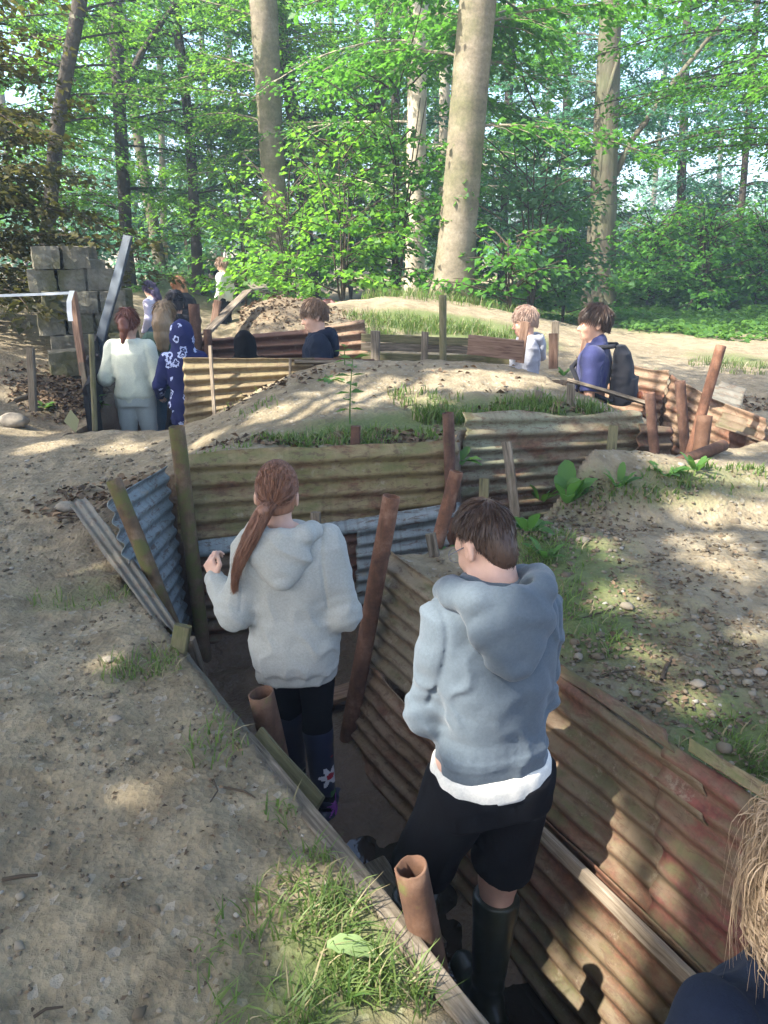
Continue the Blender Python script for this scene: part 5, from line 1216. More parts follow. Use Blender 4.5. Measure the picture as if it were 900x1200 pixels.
def tube(pts, rs, n=10, seed=0, rough=.0):
    pts = np.asarray(pts, float); rs = np.asarray(rs, float); tg = np.gradient(pts, axis=0); tg /= np.linalg.norm(tg, axis=1, keepdims=True)
    ref = np.array([.31, .95, .05]) if abs(tg[0, 2]) > .7 else np.array([0, 0, 1.0])
    e1 = np.cross(tg, ref); e1 /= np.linalg.norm(e1, axis=1, keepdims=True); e2 = np.cross(tg, e1)
    th = np.arange(n)*2*pi/n; q = rs[:, None]*np.ones(n)
    if rough: q = q*(1+rough*vn(np.cos(th)[None]*1.5+seed, np.sin(th)[None]*1.5, pts[:, 2:3]*1.3)+rough*.6*vn(np.cos(th)[None]*4+seed, np.sin(th)[None]*4, pts[:, 2:3]*4))
    V = pts[:, None]+np.cos(th)[None, :, None]*e1[:, None]*q[..., None]+np.sin(th)[None, :, None]*e2[:, None]*q[..., None]
    m = len(pts); i = (np.arange(m-1)[:, None]*n+np.arange(n)[None]); j = (np.arange(m-1)[:, None]*n+(np.arange(n)[None]+1) % n)
    return V.reshape(-1, 3), np.stack([i, j, j+n, i+n], -1).reshape(-1, 4)
class Tubes:
    def __init__(s): s.V = []; s.F = []; s.k = 0
    def add(s, pts, rs, n=8, **k):
        V, Fq = tube(pts, rs, n, **k); s.V.append(V); s.F.append(Fq+s.k); s.k += len(V)
    def build(s, name, mat, parent=None, origin=None): return put(name, np.concatenate(s.V), np.concatenate(s.F), mat, parent, origin, smooth=True)

def spray(p0, az, L, rise, droop, gap, leafL, dens, r0=.03, flat=.35, tubes=None, wid=.42):
    """one limb with a flat fan of twigs; returns leaf bases, directions, normals"""
    m = max(4, int(L/.3)+1); tt = np.linspace(0, 1, m); d = np.array([cos(az), sin(az), 0]); s = np.array([-sin(az), cos(az), 0])
    bend = rng.normal(0, .18)*L
    C = p0+np.outer(tt*L, d)+np.outer(tt**2*bend, s)+np.outer((rise*tt-droop*tt**2)*L, [0, 0, 1])
    if tubes is not None and r0 > 0: tubes.add(C, r0*(1-.85*tt)+.003, 6)
    P_, D_, N_ = [], [], []
    n = max(3, int(L/gap)); us = np.linspace(.12, 1, n)
    for k, u in enumerate(us):
        c = np.array([np.interp(u, tt, C[:, i]) for i in range(3)])
        for sg in (-1, 1):
            tl = L*wid*(1.05-u*.75)*rng.uniform(.5, 1.1); a = R(rng.uniform(35, 70))*sg
            td = d*cos(a)+s*sin(a)+np.array([0, 0, rng.uniform(-.35, .2)])
            nl = max(2, int(tl*dens)); q = rng.uniform(.08, 1, nl)
            pp = c+np.outer(q*tl, td)+np.outer(-.25*q**2*tl, [0, 0, 1])+rng.normal(0, .05, (nl, 3))*[1, 1, .8]
            la = rng.uniform(-1.1, 1.1, nl)
            base = np.arctan2(td[1], td[0])+la
            P_.append(pp); D_.append(np.stack([np.cos(base), np.sin(base), rng.normal(-.25, .3, nl)], 1)); N_.append(np.array([0, 0, 1])+rng.normal(0, flat, (nl, 3)))
            if tubes is not None and tl > .35 and r0 > .012: tubes.add(np.array([c, c+td*tl*.5-[0, 0, .06*tl], c+td*tl-[0, 0, .25*tl]]), [.007, .004, .002], 4)
    return np.concatenate(P_), np.concatenate(D_), np.concatenate(N_)

def tree(label, name, path, rad, bark, leaf, limbs, zr, Lr, leafL=.088, dens=36, gap=.24, forks=(), group=None, flare=1.5, az=None, droop=(.1, .45), seed=0, trunk_n=16, rough=.12, roots=True):
    path = np.array(path, float); z = path[:, 2]
    n = 26; zz = np.linspace(z[0], z[-1], n); C = np.stack([np.interp(zz, z, path[:, 0]), np.interp(zz, z, path[:, 1]), zz], 1)
    C[1:-1, :2] = (C[:-2, :2]+2*C[1:-1, :2]+C[2:, :2])/4
    rr = np.interp(zz, np.linspace(z[0], z[-1], len(rad)), rad); rr = rr*(1+(flare-1)*np.exp(-(zz-zz[0])/.35))
    e = empty(name, tuple(C[0])); tag(e, label, 'tree', group)
    tb = Tubes(); tb.add(C, rr, trunk_n, seed=seed, rough=rough)
    starts = [(C, rr)]
    for fpts, frad in forks:
        fp = np.array(fpts, float); m = 10; u = np.linspace(0, 1, len(fp)); uu = np.linspace(0, 1, m)
        Fp = np.stack([np.interp(uu, u, fp[:, i]) for i in range(3)], 1); fr = np.interp(uu, u, frad); tb.add(Fp, fr, 10, seed=seed+1, rough=.1); starts.append((Fp, fr))
    PP, DD, NN = [], [], []
    for k in range(limbs):
        ci = 0 if (len(starts) == 1 or rng.random() < .6) else rng.integers(1, len(starts)); Cc, rc = starts[ci]
        zt = rng.uniform(*zr); zt = np.clip(zt, Cc[:, 2].min()+.3, Cc[:, 2].max()); i = np.argmin(np.abs(Cc[:, 2]-zt))
        a = R(rng.uniform(-22, 202)) if az is None else R(rng.uniform(*az)); L = rng.uniform(*Lr)*(1-.35*abs((zt-zr[0])/(zr[1]-zr[0]+1e-6)-.4))
        p, d, nn = spray(Cc[i], a, L, rng.uniform(.05, .45), rng.uniform(*droop), gap, leafL, dens, r0=min(.020, rc[i]*.2), tubes=tb)
        PP.append(p); DD.append(d); NN.append(nn)
    tr = tb.build('trunk', bark, None, tuple(C[0])); tr.parent = e; tr.location = (0, 0, 0)
    if PP:
        PP, DD, NN = np.concatenate(PP), np.concatenate(DD), np.concatenate(NN); nl = len(PP)
        L = leafL*rng.uniform(.7, 1.25, nl)
        o = leafobj('crown', leafset(PP, DD, NN, L, L*.62), leaf, None, tuple(C[0])); o.parent = e; o.location = (0, 0, 0)
    return e
LEAFN = 0
def trunkpath(u0, v0, u1, y, ztop=11, u_mid=None):
    b = Q(u0, v0, y); b[2] = float(T(b[0], b[1]))-.1; t1 = Q(u1, 0, y)
    k = (ztop-b[2])/(t1[2]-b[2]); top_ = b+(t1-b)*k
    if u_mid is not None:
        m_ = Q(u_mid, v0/2, y); return [b, m_, t1, top_]
    return [b, t1, top_]
def wr(px, y): return px*(y*.9455)/900/2    # radius from a width in the picture
TG = 'trees of the wood behind the trenches'
def tr_(label, name, u0, v0, u1, y, w0, w1, bark, leaf, **k):
    k['zr'] = (k['zr'][0]*.8, min(k['zr'][1], 2.2+y*.26)); um = k.pop('um', None); ztop = k.pop('ztop', 11)
    return tree(label, name, trunkpath(u0, v0, u1, y, ztop, um), [wr(w0, y), wr(w1, y), wr(w1, y)*.7], bark, leaf, group=TG, **k)
tr_('big smooth beech trunk leaning right, nearest tree of the wood on the mound', 'beech_tree', 530, 335, 560, 12.0, 43, 40, BARKB, LF['beech'], limbs=16, zr=(4.2, 8.5), Lr=(2.0, 3.6), leafL=.115, um=545, flare=1.45, rough=.09, trunk_n=24)
tr_('pale sunlit trunk just left of the big beech', 'beech_tree', 486, 322, 490, 15.5, 22, 22, BARKW, LF['beech'], limbs=26, zr=(2.6, 9), Lr=(1.6, 3.4))
tr_('straight beech trunk with a sunlit left side left of the middle', 'beech_tree', 326, 275, 308, 16.0, 24, 30, BARKB, LF['bright'], limbs=34, zr=(2.6, 9), Lr=(1.6, 3.6), flare=1.2)
tr_('dark trunk close behind the straight beech left of the middle', 'woodland_tree', 366, 280, 322, 18.0, 15, 16, BARKD, LF['beech'], limbs=34, zr=(2.2, 9), Lr=(1.8, 3.8), um=345)
tr_('dark slim trunk right of the straight beech, second left of the pale trunk', 'woodland_tree', 441, 300, 447, 19.0, 14, 14, BARKD, LF['beech'], limbs=36, zr=(2.0, 9), Lr=(1.8, 3.8))
tr_('dark thin trunk next to the pale sunlit trunk', 'woodland_tree', 464, 300, 463, 21.0, 9, 9, BARKD, LF['teal'], limbs=30, zr=(2.0, 10), Lr=(1.8, 3.8))
b = Q(708, 312, 17.0); b[2] = float(T(b[0], b[1]))
tr_('ivy grown forking tree right of the big beech', 'forked_tree', 706, 312, 716, 17.0, 36, 24, BARK, LF['teal'], limbs=34, zr=(3.2, 9), Lr=(1.8, 4.2), forks=[([Q(708, 232, 17), Q(740, 165, 17.0), Q(796, 88, 17.1), Q(850, 20, 17.3)], [.075, .06, .05, .03]), ([Q(700, 292, 17), Q(703, 200, 16.8), Q(712, 110, 16.8), Q(727, 60, 16.7)], [.06, .05, .045, .03])], flare=1.3, gap=.28)
tr_('slim dark bent trunk fourth from the left edge', 'woodland_tree', 230, 300, 204, 17.5, 13, 10, BARKD, LF['bright'], limbs=32, zr=(1.8, 9), Lr=(1.6, 3.6), um=222)
tr_('dark straight trunk behind the leaning steel beam', 'woodland_tree', 147, 300, 134, 17.0, 14, 15, BARKD, LF['beech'], limbs=30, zr=(2.0, 9), Lr=(1.6, 3.6), um=141, forks=[([Q(140, 120, 17), Q(165, 62, 17), Q(205, 5, 17)], [.08, .06, .04])])
tr_('dark trunk leaning right above the left bank', 'woodland_tree', 42, 300, 94, 14.5, 17, 15, BARKD, LF['bright'], limbs=16, zr=(3.6, 9), Lr=(1.4, 3.2), um=66)
tr_('grey leaning trunk between the two dark trunks on the left', 'woodland_tree', 190, 300, 140, 21.0, 15, 11, BARK, LF['teal'], limbs=26, zr=(2.2, 10), Lr=(1.8, 3.8), um=160)
tr_('thin pale stem low among the trees on the left', 'woodland_tree', 190, 308, 186, 22.0, 8, 7, BARKW, LF['teal'], limbs=26, zr=(1.8, 10), Lr=(1.8, 3.8))
tr_('slim tree at the right edge above the dark bushes', 'woodland_tree', 868, 300, 888, 18.5, 8, 7, BARKD, LF['teal'], limbs=26, zr=(2.4, 9), Lr=(1.6, 3.2), flare=1.2)
tr_('slender tree standing behind the forked tree', 'woodland_tree', 660, 300, 668, 24.0, 10, 9, BARKD, LF['teal'], limbs=26, zr=(2.0, 10), Lr=(2, 4.2))
tr_('slender tree far behind the pale trunk', 'woodland_tree', 590, 300, 600, 22.0, 10, 9, BARKD, LF['beech'], limbs=34, zr=(2.0, 10), Lr=(2, 4.2))
tr_('pale thin trunk close to the big beech on its left side', 'beech_tree', 520, 300, 522, 19.0, 12, 12, BARKW, LF['beech'], limbs=26, zr=(3, 9), Lr=(1.6, 3.4))
tr_('tree at the left frame edge behind the copper leaves', 'woodland_tree', -40, 290, -20, 15.0, 18, 14, BARKD, LF['bright'], limbs=28, zr=(2.6, 9), Lr=(1.8, 3.8))
tree('tree outside the right edge whose leafy branches reach into the view', 'woodland_tree', trunkpath(985, 330, 990, 13.0, 9), [.13, .11, .07], BARKD, LF['beech'], 26, (3.0, 6.4), (2.2, 4.2), .09, 30, .26, group=TG, az=(110, 235))
tree('tall tree behind the right hand bushes spreading a broad crown', 'woodland_tree', trunkpath(800, 300, 806, 21.0, 11), [.12, .10, .06], BARKD, LF['teal'], 34, (3.6, 8.2), (2.0, 4.0), .10, 26, .28, group=TG)
# farther trees filling the wood
far = [(20, 34), (95, 38), (170, 33), (255, 36), (300, 30), (385, 34), (420, 40), (510, 37), (560, 33), (625, 40), (760, 44), (840, 46), (930, 36), (-60, 36)]
for k, (u, y) in enumerate(far):
    w_ = ['narrow', 'broad', 'slanting', 'pale'][k % 4]
    e = tree('faint %s tree deep in the wood, number of steps behind the front trees' % w_ if False else 'distant tree tinted bluish for haze filling the back of the wood', 'distant_tree', [[*Q(u, 300, y)[:2], .2], [*(Q(u, 300, y)[:2]+rng.normal(0, .5, 2)), 12]], [.16, .10], BARK, LF['far'], 20 if u < 700 else 10, (1.2, 10) if u < 700 else (1.2, 5), (2.2, 4.6), .19, 12, .36, group='distant trees deep in the wood')

# saplings and bushes: limbs straight from the ground
def bush(label, name, centre, h, n, Lr, leaf, leafL, dens=28, gap=.2, rise=(.3, 1.3), group=None, cat='bush', az=None, wid=.42, stem=.02, droop=(.05, .4), flat=.45):
    c = np.array(centre, float); e = empty(name, tuple(c)); tag(e, label, cat, group); tb = Tubes(); PP, DD, NN = [], [], []
    for k in range(max(3, n//6)):
        a = rng.uniform(0, 6.28); q = np.array([cos(a), sin(a), 0])*rng.uniform(.05, .35)*h*.5; tb.add(np.array([c-[0, 0, .1], c+q*.4+[0, 0, h*.45], c+q+[0, 0, h*.9]]), [stem, stem*.7, stem*.3], 6)
    for k in range(n):
        a = rng.uniform(0, 6.28) if az is None else R(rng.uniform(*az)); zt = rng.uniform(.08, .95)*h; L = rng.uniform(*Lr)*(1.1-.6*zt/h)
        p, d, nn = spray(c+np.array([cos(a)*.05, sin(a)*.05, zt]), a, L, rng.uniform(*rise)*(.4+.6*zt/h), rng.uniform(*droop), gap, leafL, dens, r0=stem*.6, flat=flat, tubes=tb, wid=wid)
        PP.append(p); DD.append(d); NN.append(nn)
    o = tb.build('stems', TWIG, None, tuple(c)); o.parent = e; o.location = (0, 0, 0)
    PP, DD, NN = np.concatenate(PP), np.concatenate(DD), np.concatenate(NN); L = leafL*rng.uniform(.65, 1.25, len(PP))
    o = leafobj('foliage', leafset(PP, DD, NN, L, L*.68), leaf, None, tuple(c)); o.parent = e; o.location = (0, 0, 0)
    return e
def gq(u, y): q = Q(u, 300, y); return np.array([q[0], q[1], float(T(q[0], q[1]))-.02])
bush('bright green maple sapling left of the big beech trunk', 'maple_sapling', gq(400, 12.8), 2.7, 30, (1.0, 1.9), LF['bright'], .125, 22, .2)
bush('sunlit yellow green sapling in front of the straight beech', 'maple_sapling', gq(340, 13.6), 2.3, 28, (.9, 1.7), LF['bright'], .115, 22, .2)
bush('darker green sapling beside the big beech on its left', 'maple_sapling', gq(465, 13.0), 3.4, 30, (1.0, 1.9), LF['beech'], .125, 22, .2)
bush('low sapling with broad leaves right of the big beech base', 'maple_sapling', gq(600, 11.6), 1.15, 22, (.6, 1.2), LF['beech'], .13, 20, .2)
bush('taller broad leaved sapling between the beech and the forked tree', 'maple_sapling', gq(625, 13.2), 3.2, 34, (1.0, 2.0), LF['dark'], .13, 22, .2)
bush('leafy sapling at the foot of the forked tree', 'maple_sapling', gq(665, 14.0), 2.0, 24, (.8, 1.6), LF['beech'], .12, 22, .2)
bush('dark thick bush at the right, left one of three', 'bush', gq(775, 19.0), 1.5, 60, (.9, 1.5), LF['beech'], .13, 24, .2)
bush('dark thick bush at the right, middle one of three', 'bush', gq(835, 18.0), 1.35, 60, (.9, 1.6), LF['teal'], .12, 24, .2)
bush('dark thick bush at the right frame edge', 'bush', gq(890, 18.5), 1.7, 60, (.9, 1.6), LF['beech'], .13, 24, .2)
for u, y, h, lab in [(765, 16.6, 1.7, 'full rounded bush just right of the forked tree'), (828, 16.0, 2.0, 'tallest of the full rounded bushes along the right hand side'), (893, 16.4, 1.8, 'full rounded bush cut by the right edge of the view')]:
    bush(lab, 'bush', gq(u, y), h, 74, (.8, 1.5), LF['beech'], .115, 24, .2)
bush('taller thin bush behind the dark right hand bushes', 'bush', gq(815, 24), 3.0, 34, (1.2, 2.2), LF['teal'], .15, 20, .24)
bush('green bush behind the curly haired boy', 'bush', gq(285, 15.5), 2.0, 34, (.8, 1.6), LF['bright'], .11, 24, .2)
bush('dark green bush under the slim bent trunk', 'bush', gq(222, 21.0), 2.6, 38, (1.0, 2.0), LF['dark'], .14, 22, .22)
bush('bush tinted bluish for haze under the dark straight trunk', 'bush', gq(165, 22.0), 2.4, 36, (1.0, 2.0), LF['teal'], .14, 22, .22)
bush('low bush behind the block wall', 'bush', gq(85, 17.0), 1.8, 30, (.8, 1.6), LF['teal'], .11, 24, .2)
bush('bush behind the saplings in the middle', 'bush', gq(410, 19.0), 3.6, 44, (1.2, 2.4), LF['beech'], .14, 22, .24)
bush('large bush far behind the big beech', 'bush', gq(560, 22.0), 3.8, 44, (1.4, 2.6), LF['dark'], .15, 20, .26)
bush('large bush far behind the forked tree', 'bush', gq(680, 25.0), 2.8, 40, (1.4, 2.4), LF['dark'], .16, 20, .26)
for k, (u, y) in enumerate([(30, 30), (110, 33), (190, 31), (260, 29), (345, 30), (440, 31), (520, 33), (610, 30), (665, 33), (725, 31), (790, 34), (850, 31), (915, 30), (970, 33), (-50, 31)]):
    bush('undergrowth bush paled for haze far behind the trunks', 'bush', gq(u, y), 3.0+.9*sin(k*2.1), 40, (1.6, 3.0), LF['far'], .20, 12, .34, group='undergrowth far behind the trunks')
bush('copper leaved shrub at the left edge hanging over the bank', 'copper_shrub', (-5.0, 9.9, .6), 4.4, 80, (1.1, 2.3), LF['copper'], .10, 30, .17, az=None, rise=(.1, .8))
bush('green shrub behind the copper leaved one', 'bush', (-7.6, 12.0, .5), 6.0, 46, (1.3, 2.6), LF['beech'], .11, 24, .2)

# ------------------------------------------------------------------ unseen crowns added to shade the trench, holes cut where sun should fall
SUN = np.array([-.62, -.34, .78]); SUN /= np.linalg.norm(SUN)
gaps = []
def gap_at(p, r): gaps.append((p, r))
def on_wall(u, v):                  # right trench wall under a picture point
    d = ray(u, v); n = np.array([nA[0], nA[1], .22]); p0 = np.array([A1[0], A1[1], .2]); k = n@(p0-CAM)/(n@d); return CAM+d*k
for u, v, r in [(640, 965, .045), (625, 992, .03), (655, 905, .025), (715, 945, .065), (727, 1003, .06), (700, 1120, .095), (742, 1082, .07), (690, 1180, .09), (752, 1150, .08), (792, 1062, .045), (800, 1000, .035), (850, 985, .03), (660, 1120, .03), (765, 905, .03)]:
    gap_at(on_wall(u, v), (r+.036-.055)/1.15)
for u, v, y, r in [(515, 745, 1.82, .13), (500, 800, 1.85, .10), (545, 850, 1.74, .12), (580, 880, 1.74, .09), (560, 700, 1.75, .06), (480, 1020, 1.44, .09), (490, 1080, 1.4, .07), (300, 640, 2.7, .0), (880, 1010, .8, .07)]:
    if r: gap_at(Q(u, v, y), r)
for u, v, r in [(440, 1110, .14), (470, 1150, .15), (400, 1080, .08), (720, 700, .12), (755, 768, .09), (835, 640, .14), (880, 600, .20), (860, 660, .12), (810, 825, .07), (700, 640, .08), (885, 740, .10), (640, 800, .05), (850, 550, .35), (800, 600, .10),
                (400, 470, .22), (335, 485, .2), (440, 452, .28), (540, 440, .3), (610, 445, .22), (490, 470, .18), (60, 522, .2), (150, 525, .22), (20, 505, .2), (240, 515, .15), (60, 655, .10), (110, 660, .07), (210, 912, .06), (170, 930, .05), (40, 470, .2), (60, 605, .06), (330, 905, .03)]:
    gap_at(G(u, v), r)
for u, v, y, r in [(800, 440, 5.6, .45), (840, 510, 5.1, .45), (740, 410, 6.4, .5), (720, 430, 5.9, .35), (620, 390, 7.1, .35), (690, 380, 6.0, .25), (148, 430, 7.1, .0), (240, 440, 6.55, .25), (300, 445, 6.6, .3), (375, 375, 7.1, .16), (400, 400, 7.6, .3), (700, 500, 4.9, .2), (580, 530, 4.7, .15), (470, 345, 10.5, .6), (530, 365, 9.2, .5), (450, 360, 9.5, .4), (140, 400, 7.1, .10)]:
    if r: gap_at(Q(u, v, y), r)
S3 = SUN/SUN[2]
N = 150000
gxy = np.stack([rng.uniform(-6.5, 7.0, N), rng.uniform(-2.5, 9.6, N)], 1); hgt = rng.uniform(6.5, 10.5, N)
keep = np.ones(N, bool)
# leaves hang in clumps
cl = fbm(gxy[:, 0]*.9, gxy[:, 1]*.9, hgt*.35, 3); keep &= cl > -.55
lp = np.column_stack([gxy[:, 0]+S3[0]*hgt, gxy[:, 1]+S3[1]*hgt, hgt])
for p, r in gaps:  # leaves dropped along the sun ray to each chosen lit spot
    q = np.asarray(p)[:2]-S3[:2]*p[2]; dd = (gxy-q); ra = r*1.15+.055
    wob = 1+.5*vn(gxy[:, 0]*6, gxy[:, 1]*6, hgt*.3)
    keep &= (dd**2).sum(1) > (ra*wob)**2
edge = sst(7.6, 9.4, gxy[:, 1]+.8*vn(gxy[:, 0]*.8, 3.0, 0)); keep &= rng.random(N) > edge*.95
keep &= rng.random(N) > sst(4.5, 6.8, gxy[:, 0])*.9
lp = lp[keep]
hubs = np.array([[-8.6, -4.2], [-5.2, 2.8-1.0], [-10.2, 2.4], [-4.4, -5.2]]); who = np.argmin(((lp[:, None, :2]-hubs[None])**2).sum(-1), 1)
labs = ['tall unseen tree added for shade behind the viewer to the left', 'unseen tree added for shade whose crown hangs over the path', 'unseen tree added for shade on the bank left of the view', 'unseen tree added for shade straight behind the viewer']
for k, hb in enumerate(hubs):  # invented trunks that carry the added leaves
    e = empty('added_shade_tree', (hb[0], hb[1], 0)); tag(e, labs[k], 'tree')
    tb = Tubes(); zz = np.linspace(-.1, 10.5, 14); tb.add(np.stack([hb[0]+.1*np.sin(zz), hb[1]+.1*np.cos(zz*.8), zz], 1), .24*(1-zz/14), 14, rough=.1)
    mine = lp[who == k]
    for q in mine[rng.integers(0, len(mine), 26)]:
        c0 = np.array([hb[0], hb[1], max(4.5, q[2]-1.8)]); tb.add(np.array([c0, (c0+q)/2+[0, 0, .3], q]), [.05, .03, .008], 5)
    o = tb.build('trunk', BARK, None, (hb[0], hb[1], 0)); o.parent = e; o.location = (0, 0, 0)
    n = len(mine); a = rng.uniform(0, 6.28, n); L = rng.uniform(.10, .16, n)
    o = leafobj('crown', leafset(mine, np.stack([np.cos(a), np.sin(a), rng.normal(-.1, .25, n)], 1), SUN+np.array([0, 0, .5])+rng.normal(0, .4, (n, 3)), L, L*.7), LF['beech'], None, (hb[0], hb[1], 0)); o.parent = e; o.location = (0, 0, 0)
print('SHADE LEAVES', len(lp))

# ------------------------------------------------------------------ grass, litter, stones, weeds
def on_ground(c, rx, ry, n, power=.5):
    a = rng.uniform(0, 6.28, n); r = rng.random(n)**power; x = c[0]+np.cos(a)*r*rx; y = c[1]+np.sin(a)*r*ry
    ok = np.minimum(sdpoly(x, y, TR1), sdpoly(x, y, TR2)) > .015; return x[ok], y[ok]
GB = []
def grass(u, v, rx, ry, n, h, lean=.5, c=None):
    c = G(u, v) if c is None else c; x, y = on_ground(c, rx, ry, n, .62); k = fbm(x*7, y*7, 0, 2) > -.30+.55*rng.random(len(x))-.05; x, y = x[k], y[k]; z = T(x, y); m = len(x)
    H_ = h*rng.uniform(.45, 1.25, m); a = rng.uniform(0, 6.28, m); le = lean*rng.uniform(.3, 1.5, m); w = rng.uniform(.0016, .0034, m)*(1 if y.mean() < 3.5 else 1.7)
    d = np.stack([np.cos(a), np.sin(a), np.zeros(m)], 1); s = np.stack([-np.sin(a+.4), np.cos(a+.4), np.zeros(m)], 1); b = np.stack([x, y, z-.005], 1)
    pts = [b+d*(H_*le*t_**2)[:, None]+np.array([0, 0, 1])*(H_*(t_-.30*le*t_**2.2))[:, None] for t_ in (0, .35, .7, 1)]
    rows = []
    for p, ww in zip(pts, (1, .95, .65, .08)): rows += [p-s*(w*ww)[:, None], p+s*(w*ww)[:, None]]
    GB.append(np.stack(rows, 1))
for a in [(405, 1110, .13, .20, 620, .085, .9), (350, 1040, .12, .13, 260, .07, .9), (330, 1180, .16, .12, 420, .07, .9), (450, 1090, .07, .12, 260, .085, .9), (470, 1165, .07, .10, 330, .085, .9), (390, 1010, .08, .10, 160, .07, .8), (330, 960, .06, .06, 50, .06, .8), (410, 1185, .16, .10, 420, .08, .9), (280, 1120, .12, .12, 110, .05, .9),
          (250, 880, .12, .10, 110, .07, .7), (280, 850, .10, .08, 90, .07, .7), (160, 790, .18, .10, 160, .07, .8), (210, 770, .12, .08, 90, .07, .8), (100, 705, .25, .14, 200, .06, .8), (60, 700, .12, .1, 60, .06), (230, 760, .1, .08, 60, .08),
          (390, 517, .42, .12, 460, .07, .6), (430, 512, .28, .09, 300, .08, .6), (350, 520, .3, .10, 260, .08, .6), (520, 490, .22, .14, 500, .11, .6), (500, 470, .3, .2, 260, .08), (640, 478, .4, .16, 700, .10, .6), (690, 482, .2, .1, 200, .10), (590, 485, .3, .12, 260, .08),
          (650, 645, .16, .24, 380, .06, .8), (630, 662, .08, .10, 160, .09, .8), (690, 740, .16, .2, 220, .06, .8), (660, 700, .12, .16, 160, .07), (870, 885, .20, .16, 700, .05, .7), (890, 900, .14, .12, 400, .05, .7),
          (740, 582, .30, .05, 200, .05, .7), (820, 566, .35, .06, 240, .06, .7), (880, 552, .3, .08, 180, .055), (700, 592, .2, .05, 70, .05), (860, 430, .5, .5, 500, .09), (730, 465, .3, .15, 200, .10),
          (480, 382, .8, .35, 1500, .11, .6), (560, 388, .8, .35, 1600, .11, .6), (600, 400, .4, .2, 400, .10), (520, 350, 1.2, .7, 1600, .16, .6), (450, 345, .6, .5, 500, .14), (560, 345, .7, .5, 700, .16), (600, 360, .5, .4, 500, .14), (450, 392, .4, .2, 400, .10), (300, 480, .2, .15, 60, .06), (420, 420, .35, .12, 260, .10), (280, 470, .2, .2, 50, .07)]:
    grass(*a)
for a in [(.05, 4.50, .42, .07, 220, .08, .6), (-.45, 4.42, .35, .05, 130, .06, .6), (.2, 4.62, .3, .12, 140, .07, .6), (1.3, 5.2, .5, .07, 220, .06), (.85, 4.98, .3, .06, 160, .07), (-.9, 4.35, .2, .05, 40, .05)]: grass(0, 0, *a[2:], c=a[:2])
GBv = np.concatenate(GB); m = len(GBv); dry = rng.random(m) < .12
bi = np.arange(8).reshape(4, 2)
def blades(name, B, mat):
    n = len(B); base = (np.arange(n)*8)[:, None]; f = np.concatenate([base+np.array([[2*i, 2*i+1, 2*i+3, 2*i+2]]) for i in range(3)]); return tag(put(name, B.reshape(-1, 3), f, mat), kind='stuff')
tag(blades('grass', GBv[~dry], LF['grass']), 'fresh green grass in tufts along the trench edges', 'grass'); tag(blades('dry_grass', GBv[dry], LF['straw']), 'dry straw blades among the grass tufts', 'grass')
# low leafy ground cover under the wood
PP, DD = [], []
for u, v, rx, ry, n in [(800, 352, 5.5, 3.4, 9000), (760, 372, 3.6, 1.4, 3200), (870, 372, 2.8, 1.4, 3800), (900, 395, 1.2, .8, 900), (800, 390, .9, .5, 500), (830, 383, 2.0, .7, 1500), (720, 372, 1.2, .6, 500), (690, 355, 2.5, 2, 2200), (640, 350, 2, 1.6, 1500), (560, 338, 1.4, 1.2, 900), (300, 330, 2.0, 2.5, 1400), (200, 330, 2.4, 2.4, 1500), (420, 335, 1.6, 1.0, 700), (120, 330, 2.2, 3, 900)]:
    c = G(u, v); x, y = on_ground(c, rx, ry, n, .55); k = fbm(x*.9, y*.9, 3, 3) > -.12; x, y = x[k], y[k]
    PP.append(np.stack([x, y, T(x, y)+rng.uniform(0, .16, len(x))**1.2], 1))
PP = np.concatenate(PP); n = len(PP); a = rng.uniform(0, 6.28, n); L = rng.uniform(.06, .15, n)
tag(leafobj('ground_cover', leafset(PP, np.stack([np.cos(a), np.sin(a), rng.normal(.1, .3, n)], 1), np.array([0, 0, 1.])+rng.normal(0, .35, (n, 3)), L, L*.7), LF['weed']), 'low leafy plants covering the wood floor', 'ground cover', kind='stuff')
# dead leaves
PP = []
for u, v, rx, ry, n in [(80, 470, .55, .5, 900), (60, 450, .5, .5, 400), (330, 362, .9, .7, 320), (290, 368, .6, .5, 160), (390, 368, .6, .4, 80), (250, 485, .4, .25, 250), (330, 450, .6, .3, 100), (710, 720, .9, .9, 500), (800, 760, .6, .6, 250), (660, 580, .25, .15, 240), (700, 610, .4, .2, 200), (820, 700, .8, .9, 260), (150, 640, .6, .7, 200), (180, 900, .8, 1.0, 260), (300, 900, .3, .4, 160), (780, 820, .5, .4, 320), (880, 475, .6, .4, 260), (720, 465, .4, .2, 80), (110, 585, .4, .4, 220), (480, 440, 1.2, .7, 90), (60, 1000, .8, .8, 200)]:
    c = G(u, v); x, y = on_ground(c, rx, ry, n, .6); PP.append(np.stack([x, y, T(x, y)+rng.uniform(.002, .018, len(x))], 1))
for cx, cy, rx, ry, n in [(-.4, 4.55, .7, .16, 260), (.2, 4.6, .4, .16, 120), (1.2, 5.25, .6, .12, 140)]:
    x, y = on_ground((cx, cy), rx, ry, n, .6); PP.append(np.stack([x, y, T(x, y)+rng.uniform(.002, .018, len(x))], 1))
PP = np.concatenate(PP); n = len(PP); a = rng.uniform(0, 6.28, n); L = rng.uniform(.018, .055, n)*np.where(PP[:, 1] > 4, 1.3, np.where(PP[:, 0] < -.2, .36, .55))
tag(leafobj('leaf_litter', leafset(PP, np.stack([np.cos(a), np.sin(a), rng.normal(0, .25, n)], 1), np.array([0, 0, 1.])+rng.normal(0, .45, (n, 3)), L, L*.6, .35), LF['litter']), 'brown dead leaves scattered over the earth', 'dead leaves', kind='stuff')
